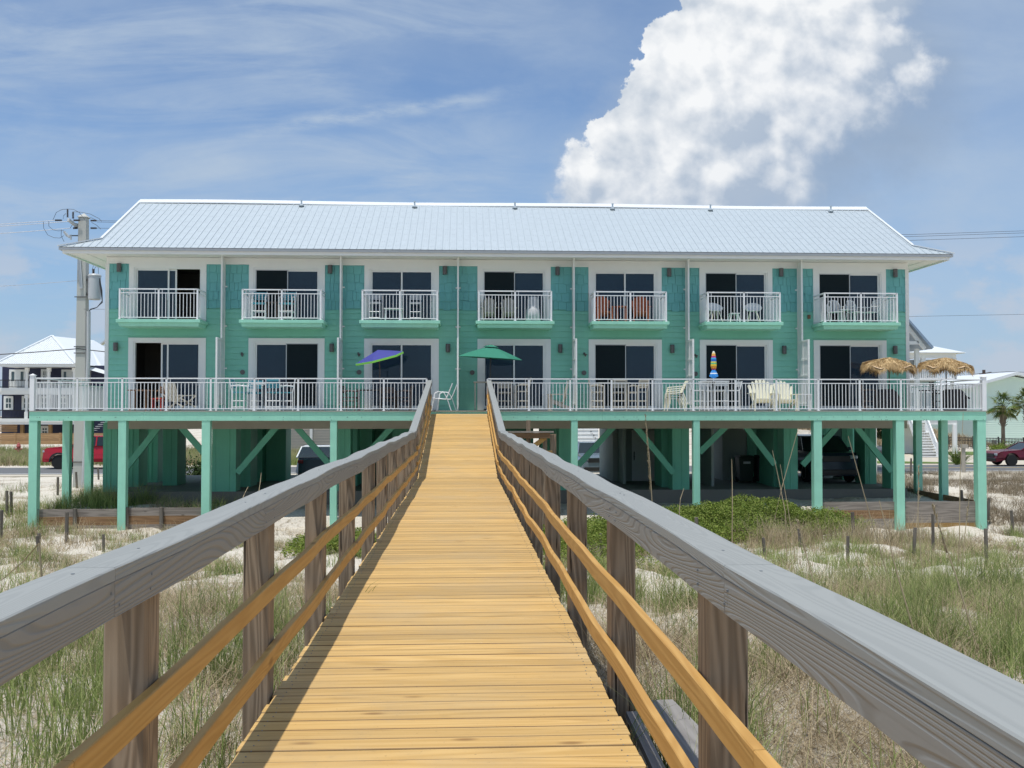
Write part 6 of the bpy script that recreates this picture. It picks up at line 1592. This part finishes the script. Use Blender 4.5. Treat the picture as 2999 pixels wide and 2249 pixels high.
# marker posts by the road
for px, py, Y, h_, lab, w_ in ((2820, 1310, 52.5, None, 'square wooden mailbox post in front of the beige driveway', .16), (2863, 1310, 52.5, None, 'weathered round topped post beside the right corner deck post', .22)):
    t = thing('marker_post', lab, 'post', (gx(px, Y), Y, -2.2)); zt_ = gz(1312 if px < 2850 else 1313, Y) + 2.2; c = MB(); c.lathe([(0, 0), (w_ * .7, 0), (w_ * .66, zt_ - .1), (w_ * .4, zt_), (0, zt_ + .02)], 10); c.build('post', M['stake'] if px > 2850 else M['tanbeam'], t)
    if px < 2850: c = MB(); c.box(-.12, -.15, zt_ - .05, .20, .15, zt_ + .14); c.build('mailbox', M['tanbeam'], t)
# yucca
def spiky(px, py, Y, r, lab, m_='g_palm', n=110, seed=1, grp=None):
    t = thing('yucca_plant', lab, 'plant', (gx(px, Y), Y, float(H(gx(px, Y), Y))), 0, grp); rg = np.random.default_rng(seed); base = np.stack([rg.normal(0, .04, n), rg.normal(0, .04, n), rg.uniform(0, .15, n)], 1)
    blades('leaves', base, rg.uniform(0, 6.28, n), rg.uniform(.6, 1.0, n) * r, rg.uniform(.1, 1.3, n), .05, M[m_], rg.random(n), t, 1.3)
spiky(2800, 1355, 61.6, 1.4, 'spiky green yucca at the corner of the beige driveway'); spiky(2815, 1357, 61.8, 1.1, 'darker spiky plant right beside the yucca', 'g_dark', 90, 4)

# ------------------------------------------------------------------ dune stakes
stk = [(20, 1437, 1515), (33, 1439, 1510), (3, 1494, 1588), (112, 1570, 1645), (195, 1500, 1590), (303, 1565, 1615), (224, 1382, 1430), (169, 1397, 1450), (288, 1370, 1405), (114, 1562, 1595), (550, 1515, 1540), (113, 1308, 1345),
       (2040, 1515, 1600), (2291, 1520, 1585), (2238, 1575, 1630), (2499, 1500, 1590), (2483, 1570, 1660), (2678, 1545, 1640), (2733, 1505, 1620), (2889, 1548, 1660), (2895, 1458, 1525), (2965, 1495, 1560), (2668, 1342, 1400), (2817, 1435, 1480), (1762, 1562, 1640), (2342, 1548, 1600), (2510, 1525, 1560)]
names = {}
def ground_at(px, py):
    lo, hi = 3.0, 140.0; r_ = ray(px, py)
    for k in range(1, 1500):
        Y = 3 + k * .08; p = (r_[0] * Y / r_[1], Y, EYE + r_[2] * Y / r_[1])
        if p[2] < float(H(p[0], Y)): return p
    return (r_[0] * 60 / r_[1], 60, -2.0)
sides = ['left', 'right']
for k, (px, yt, yb) in enumerate(stk):
    p = ground_at(px, yb); top = EYE + ray(px, yt)[2] * p[1] / ray(px, yt)[1]; w_ = .035 if p[1] < 25 else .05
    t = MB(); dx = random.uniform(-.03, .03); t.tube([(p[0] - dx, p[1], p[2] - .3), (p[0], p[1], (p[2] + top) / 2), (p[0] + dx, p[1], top)], w_, 7)
    side = 'left' if px < 1300 else 'right'
    if side == 'left':
        ref = ('beyond the left deck posts' if p[1] > 34 else 'left of the walk')
    else: ref = ('beyond the right deck corner' if p[1] > 34 else 'right of the walk')
    o = tag(t.build('dune_stake', M['stake']), '', 'stake', 'weathered dune stakes'); names.setdefault(side, []).append((px, p[1], o, ref))
ordn = ['first', 'second', 'third', 'fourth', 'fifth', 'sixth', 'seventh', 'eighth', 'ninth', 'tenth', 'eleventh', 'twelfth', 'thirteenth', 'fourteenth', 'fifteenth', 'sixteenth']
for side, lst in names.items():
    for k, (px, Y, o, ref) in enumerate(sorted(lst, key=lambda q: q[0])):
        o['label'] = ('thin grey stake %s, %s from the left on that side' % (ref, ordn[k]))
# tall dry sea oat stalks
oat = [((1890, 1213), (1911, 1492), 'thick dry seed stalk rising across the deck rim, tallest of the stalks', 27, True), ((2338, 1255), (2250, 1600), 'long pale stalk leaning right across a dark bay', 17, False), ((2262, 1318), (2300, 1500), 'short bare stalk crossing the long leaning one', 20, False), ((2285, 1360), (2325, 1600), 'bare stalk just right of the crossed stalks', 19, False),
       ((2484, 1277), (2610, 1720), 'long pale stalk leaning left in front of the parked dark vehicle', 13, False), ((2143, 1345), (2145, 1475), 'thin upright stalk before the storage room wall', 24, False), ((2003, 1430), (1990, 1492), 'short thin stalk low against the slab', 25, False),
       ((2690, 1370), (2700, 1660), 'thin stalk in front of the two right posts', 15, True), ((2821, 1210), (2810, 1590), 'faint tall stalk rising to the deck rim near the right corner', 16, False), ((2730, 1480), (2860, 1890), 'long stalk bending left over the green grass', 8.5, True), ((2335, 1520), (2410, 1800), 'dark stalk in the grass beside the grey cap rail', 10, True),
       ((2575, 1465), (2680, 1860), 'brown stalk with bent foot above the right grass', 9, False), ((765, 1385), (758, 1440), 'thin stalk in front of the second green pier', 26, False), ((727, 1425), (712, 1455), 'short leaning stalk left of the upright one by the pier', 26, False), ((2840, 1450), (2815, 1700), 'pale broken stalk before the right corner retaining wall', 14, True), ((3, 1700), (115, 1590), 'thin straw stalk leaning over the left cap rail', 9, False)]
for k, (a, b_, lab, Y, seed_) in enumerate(oat):
    p, q = Vector(at(*b_, Y)), Vector(at(*a, Y + .3)); gzv = float(H(p.x, p.y)); p2 = Vector((p.x + (p.x - q.x) * .2, p.y, gzv - .05)); mid = (p + q) / 2 + Vector((random.uniform(-.04, .04), 0, 0)); wd_ = .012 * max(1, Y / 18)
    c = MB(); c.tube([p2, p, mid, q], wd_, 5, wd_ * .35); t = tag(c.build('sea_oat_stalk', M['cream'] if k == 99 else M['g_stalk']), lab, 'stalk', 'dry sea oat stalks')
    n_ = len(t.data.vertices)
    for an_ in ('rnd', 'tt'): a_ = t.data.attributes.new(an_, 'FLOAT', 'POINT'); a_.data.foreach_set('value', np.full(n_, .5, np.float32))
    if seed_:
        rg = np.random.default_rng(k); m_ = 140 if k == 0 else 40; f = rg.uniform(0, .62 if k == 0 else .3, m_); ln = (q - p2); base = np.array([tuple(q - ln * ff) for ff in f]); sp = .03 if k else .05
        blades('seed_head', base, rg.uniform(0, 6.28, m_), rg.uniform(.03, .10, m_), rg.uniform(.2, .9, m_), wd_ * 1.6, M['g_stalk'], rg.random(m_), t)

# ------------------------------------------------------------------ vegetation masses
def patch(x, y, s): return .5 + .5 * np.clip(_h2(x * .55 + 3 * s, y * .5 - 2 * s, s) * .9, -1, 1)
def scatter(name, lab, n_try, reg, dens, per, hr, lean, wid, matl, spread=.07, seed=1, curl=2.0):
    rg = np.random.default_rng(seed); x = rg.uniform(reg[0], reg[1], n_try); y = rg.uniform(reg[2], reg[3], n_try)
    th = np.arctan2(x, y); keep = (th > R(-27.5)) & (th < R(33.5)); keep &= ~((x > -1.25) & (x < 1.02) & (y < 32)); keep &= ~((x > 10.3) & (x < 17.6) & (y > 26.8) & (y < 32.4) & (rg.random(n_try) < .86)); keep &= ~((x > -13) & (x < -1.5) & (y > 26.5) & (y < 32) & (rg.random(n_try) < .45)); keep &= rg.random(n_try) < dens(x, y)
    x, y = x[keep], y[keep]; k = rg.integers(per[0], per[1] + 1, len(x)); X_ = np.repeat(x, k); Y_ = np.repeat(y, k); N = len(X_); sz = np.repeat(rg.uniform(.6, 1.15, len(x)), k)
    sp = spread; X_ = X_ + rg.normal(0, sp, N); Y_ = Y_ + rg.normal(0, sp, N); ok = ~((X_ > XL - .02) & (X_ < XR + .02) & (Y_ < 32)); X_, Y_, sz = X_[ok], Y_[ok], sz[ok]; N = len(X_)
    base = np.stack([X_, Y_, H(X_, Y_) - .02], 1)
    rn = np.clip(np.repeat(rg.normal(.5, .28, len(k)), k)[ok] + rg.normal(0, .16, N), 0, 1)
    o = blades(name, base, rg.uniform(0, 6.28, N), rg.uniform(hr[0], hr[1], N) * sz, np.clip(rg.normal(lean[0], lean[1], N), .02, 1.6), rg.uniform(.6, 1.2, N) * wid, matl, rn, None, curl)
    print(name, N); return tag(o, lab, 'grass', None, 'stuff')
def dgreen_near(x, y):
    d_ = np.interp(y, [2, 4, 9, 12.5, 15, 18], [.65, .7, 1.0, 1.0, .4, .0]) * np.clip((patch(x * 1.8, y * 1.8, 1) - .30) * 1.9, 0.03, 1)
    return np.where(x < 0, d_ * np.interp(y, [2, 9, 11, 13], [.7, .9, .5, 0.0]), d_)
scatter('dune_grass', 'green dune grass growing on both sides of the boardwalk', 8200, (-9, 11, 2.2, 18), dgreen_near, (16, 30), (.30, .80), (.42, .26), .0085, M['g_green'], .07, 11)
scatter('dry_grass', 'matted dry tan grass on the sand beside the boardwalk', 11000, (-9, 11, 1.8, 15), lambda x, y: np.interp(y, [2, 8, 12, 15], [.95, .85, .45, .2]) * np.clip((patch(x * 1.5 + 4, y * 1.5, 2) - .22) * 1.7, .06, 1), (20, 34), (.20, .60), (1.1, .4), .0062, M['g_dry'], .15, 12, 1.3)
scatter('dune_grass_far', 'green and straw grass tufts on the middle dunes', 6000, (-16, 22, 12.5, 31.6), lambda x, y: (patch(x * 1.4, y * 1.4, 3) > .50) * (.55 + .25 * (x > 0)) + .04, (14, 26), (.22, .55), (.5, .25), .010, M['g_green'], .09, 13)
scatter('dry_grass_far', 'brown dry grass tufts on the white middle dunes', 8500, (-16, 22, 12, 31.8), lambda x, y: (patch(x * 1.5, y * 1.5, 4) > .42) * .75 + .06, (16, 28), (.16, .42), (.85, .35), .010, M['g_dry'], .14, 14, 1.5)
scatter('straw_grass', 'straw and green grass around the left deck posts and stakes', 1500, (-22, -7, 28.5, 45), lambda x, y: (patch(x, y, 5) > .40) * .9 * (1 - .8 * (y > 39)), (16, 26), (.30, .75), (.5, .25), .013, M['g_green'], .12, 15)
scatter('straw_grass_dry', 'dry straw grass around the left deck posts', 1500, (-22, -8, 27, 46), lambda x, y: (patch(x, y, 5) > .35) * .8 * (1 - .7 * (y > 40)), (16, 26), (.25, .6), (.7, .3), .013, M['g_dry'], .14, 16)
scatter('verge_grass', 'tan and green verge grass beyond the road at the left', 5200, (-52, -5, 64, 80), lambda x, y: np.interp(y, [64, 66, 78, 80], [.3, 1, 1, .3]), (14, 20), (.45, .85), (.35, .2), .03, M['g_green'], .3, 17)
scatter('verge_grass_dry', 'pale seed heads in the verge grass beyond the road', 3000, (-52, -5, 64, 80), lambda x, y: y * 0 + .8, (12, 18), (.5, .95), (.4, .2), .028, M['g_dry'], .3, 18)
scatter('dry_scrub', 'grey brown dry scrub between the side deck and the road', 3600, (17.3, 33, 31, 52), lambda x, y: (patch(x * 1.2, y, 6) > .34) * .85, (20, 32), (.22, .6), (.6, .35), .014, M['g_shrubdry'], .20, 19, 1.2)
scatter('rise_grass', 'rough brown grass on the far rise by the pale green house', 1800, (37, 52, 90, 108), lambda x, y: y * 0 + .8, (12, 18), (.4, .8), (.5, .2), .05, M['g_dry'], .4, 20)
scatter('tall_grass_clump', 'dark shaded grass clumps between the left deck posts', 130, (-13.6, -11.0, 33, 38.5), lambda x, y: y * 0 + .9, (24, 40), (.45, .95), (.4, .2), .014, M['g_green'], .14, 21)
scatter('wall_foot_grass', 'straw tufts at the foot of the left retaining boards', 260, (-14, -7.5, 30.6, 32.1), lambda x, y: y * 0 + .5, (12, 22), (.25, .55), (.6, .3), .012, M['g_dry'], .12, 33)
# leafy ground cover mounds
def mound(lab, cx, cy, rx, ry, h, n, seed, size=.045):
    rg = np.random.default_rng(seed); nn = 90; cx_ = rg.uniform(-1, 1, nn); cy_ = rg.uniform(-1, 1, nn); k_ = cx_ ** 2 + cy_ ** 2 < 1; cx_, cy_ = cx_[k_], cy_[k_]; hh = rg.uniform(.70, 1.05, len(cx_)) * (1 - .55 * (cx_ ** 2 + cy_ ** 2)); rr_ = rg.uniform(.16, .34, len(cx_))
    i_ = rg.integers(0, len(cx_), n); ph = rg.uniform(0, 6.283, n); ct = rg.uniform(-.15, 1, n); st_ = np.sqrt(1 - ct ** 2); rad = rg.uniform(.75, 1.05, n) * rr_[i_]
    x = cx + rx * (cx_[i_] + rad * st_ * np.cos(ph)); y = cy + ry * (cy_[i_] + rad * st_ * np.sin(ph)); z = H(x, y) + h * (hh[i_] - .25 + rad * ct * .9).clip(.0, None) + rg.normal(0, .03, n)
    P_ = np.stack([x, y, z], 1); az = rg.uniform(0, 6.283, n); el_ = rg.uniform(-.6, .9, n); d_ = np.stack([np.cos(az) * np.cos(el_), np.sin(az) * np.cos(el_), np.sin(el_)], 1) * size * rg.uniform(.6, 1.2, n)[:, None]
    s_ = np.cross(d_, rg.normal(0, 1, (n, 3))); s_ /= np.linalg.norm(s_, axis=1)[:, None]; s_ *= size * .45
    V = np.stack([P_ - d_, P_ + s_, P_ + d_, P_ - s_], 1).reshape(-1, 3); V[:, 2] = np.maximum(V[:, 2], H(V[:, 0], V[:, 1]) + .005); q = np.arange(n * 4).reshape(n, 4)
    return tag(fastmesh('ground_cover', V, q, M['g_bush'], None, {'rnd': np.repeat(np.clip(.5 + .5 * rg.normal(0, .5, n), 0, 1), 4), 'tt': np.repeat(rg.random(n), 4)}), lab, 'ground cover', None, 'stuff')
mound('bright green leafy ground cover mound in front of the deck right of the walk', gx(2190, 29), 29.2, 3.1, 2.2, 1.30, 80000, 5, .036)
scatter('mound_straw', 'dry straw stems sticking out of the green mound and around its foot', 900, (7.5, 12.6, 23.5, 27.2), lambda x, y: y * 0 + .22, (10, 18), (.5, 1.0), (.4, .25), .012, M['g_dry'], .16, 31)
mound('low leafy ground cover between the right walk rail and the middle deck post', gx(1985, 28.5), 28.4, 2.9, 2.4, .95, 42000, 6, .036)
mound('leafy ground cover seen through the posts close to the right side of the walk', 3.0, 21.5, 1.5, 3.2, .9, 22000, 7, .034)
mound('leafy ground cover seen through the posts left of the walk', -2.6, 22.5, 1.2, 2.6, .75, 14000, 8, .034)
# fine litter lying on the sand near the camera
rg = np.random.default_rng(77); n = 26000; x = rg.uniform(-6, 7, n); y = rg.uniform(2.2, 14, n); ok = ((x < -1.1) | (x > .9)); x, y = x[ok], y[ok]; n = len(x)
tag(blades('grass_litter', np.stack([x, y, H(x, y) + .015], 1), rg.uniform(0, 6.28, n), rg.uniform(.1, .35, n), rg.uniform(2.5, 3.4, n), .006, M['g_dry'], rg.random(n), None, 1.0), 'dead grey grass litter lying on the sand beside the walk', 'grass', None, 'stuff')
# single blades leaning over the deck edge
for k, (px, py, lab, hh, az) in enumerate(((1085, 1730, 'single green blades poking up through the boards at the left', .14, 0.3), (1690, 1880, 'curled dry blades poking over the right deck edge', .30, 3.0), (1900, 2110, 'long green blade arching over the lower right rail', .55, .2))):
    Yk = 1.56 * F_PX / (py - 1200); X_ = gx(px, Yk); rg = np.random.default_rng(k + 50); m_ = 5 if k else 4
    if k: X_ = .84
    b0 = np.stack([np.full(m_, X_) + rg.normal(0, .03, m_), np.full(m_, Yk) + rg.normal(0, .05, m_), np.full(m_, .0 if k == 0 else -.1)], 1)
    tag(blades('grass_blades', b0, az + rg.normal(0, .4, m_), hh * rg.uniform(.7, 1.3, m_), rg.uniform(.5, 1.4, m_), .005, M['g_green'] if k != 1 else M['g_dry'], rg.random(m_), None, 1.6), lab, 'grass', None, 'stuff')
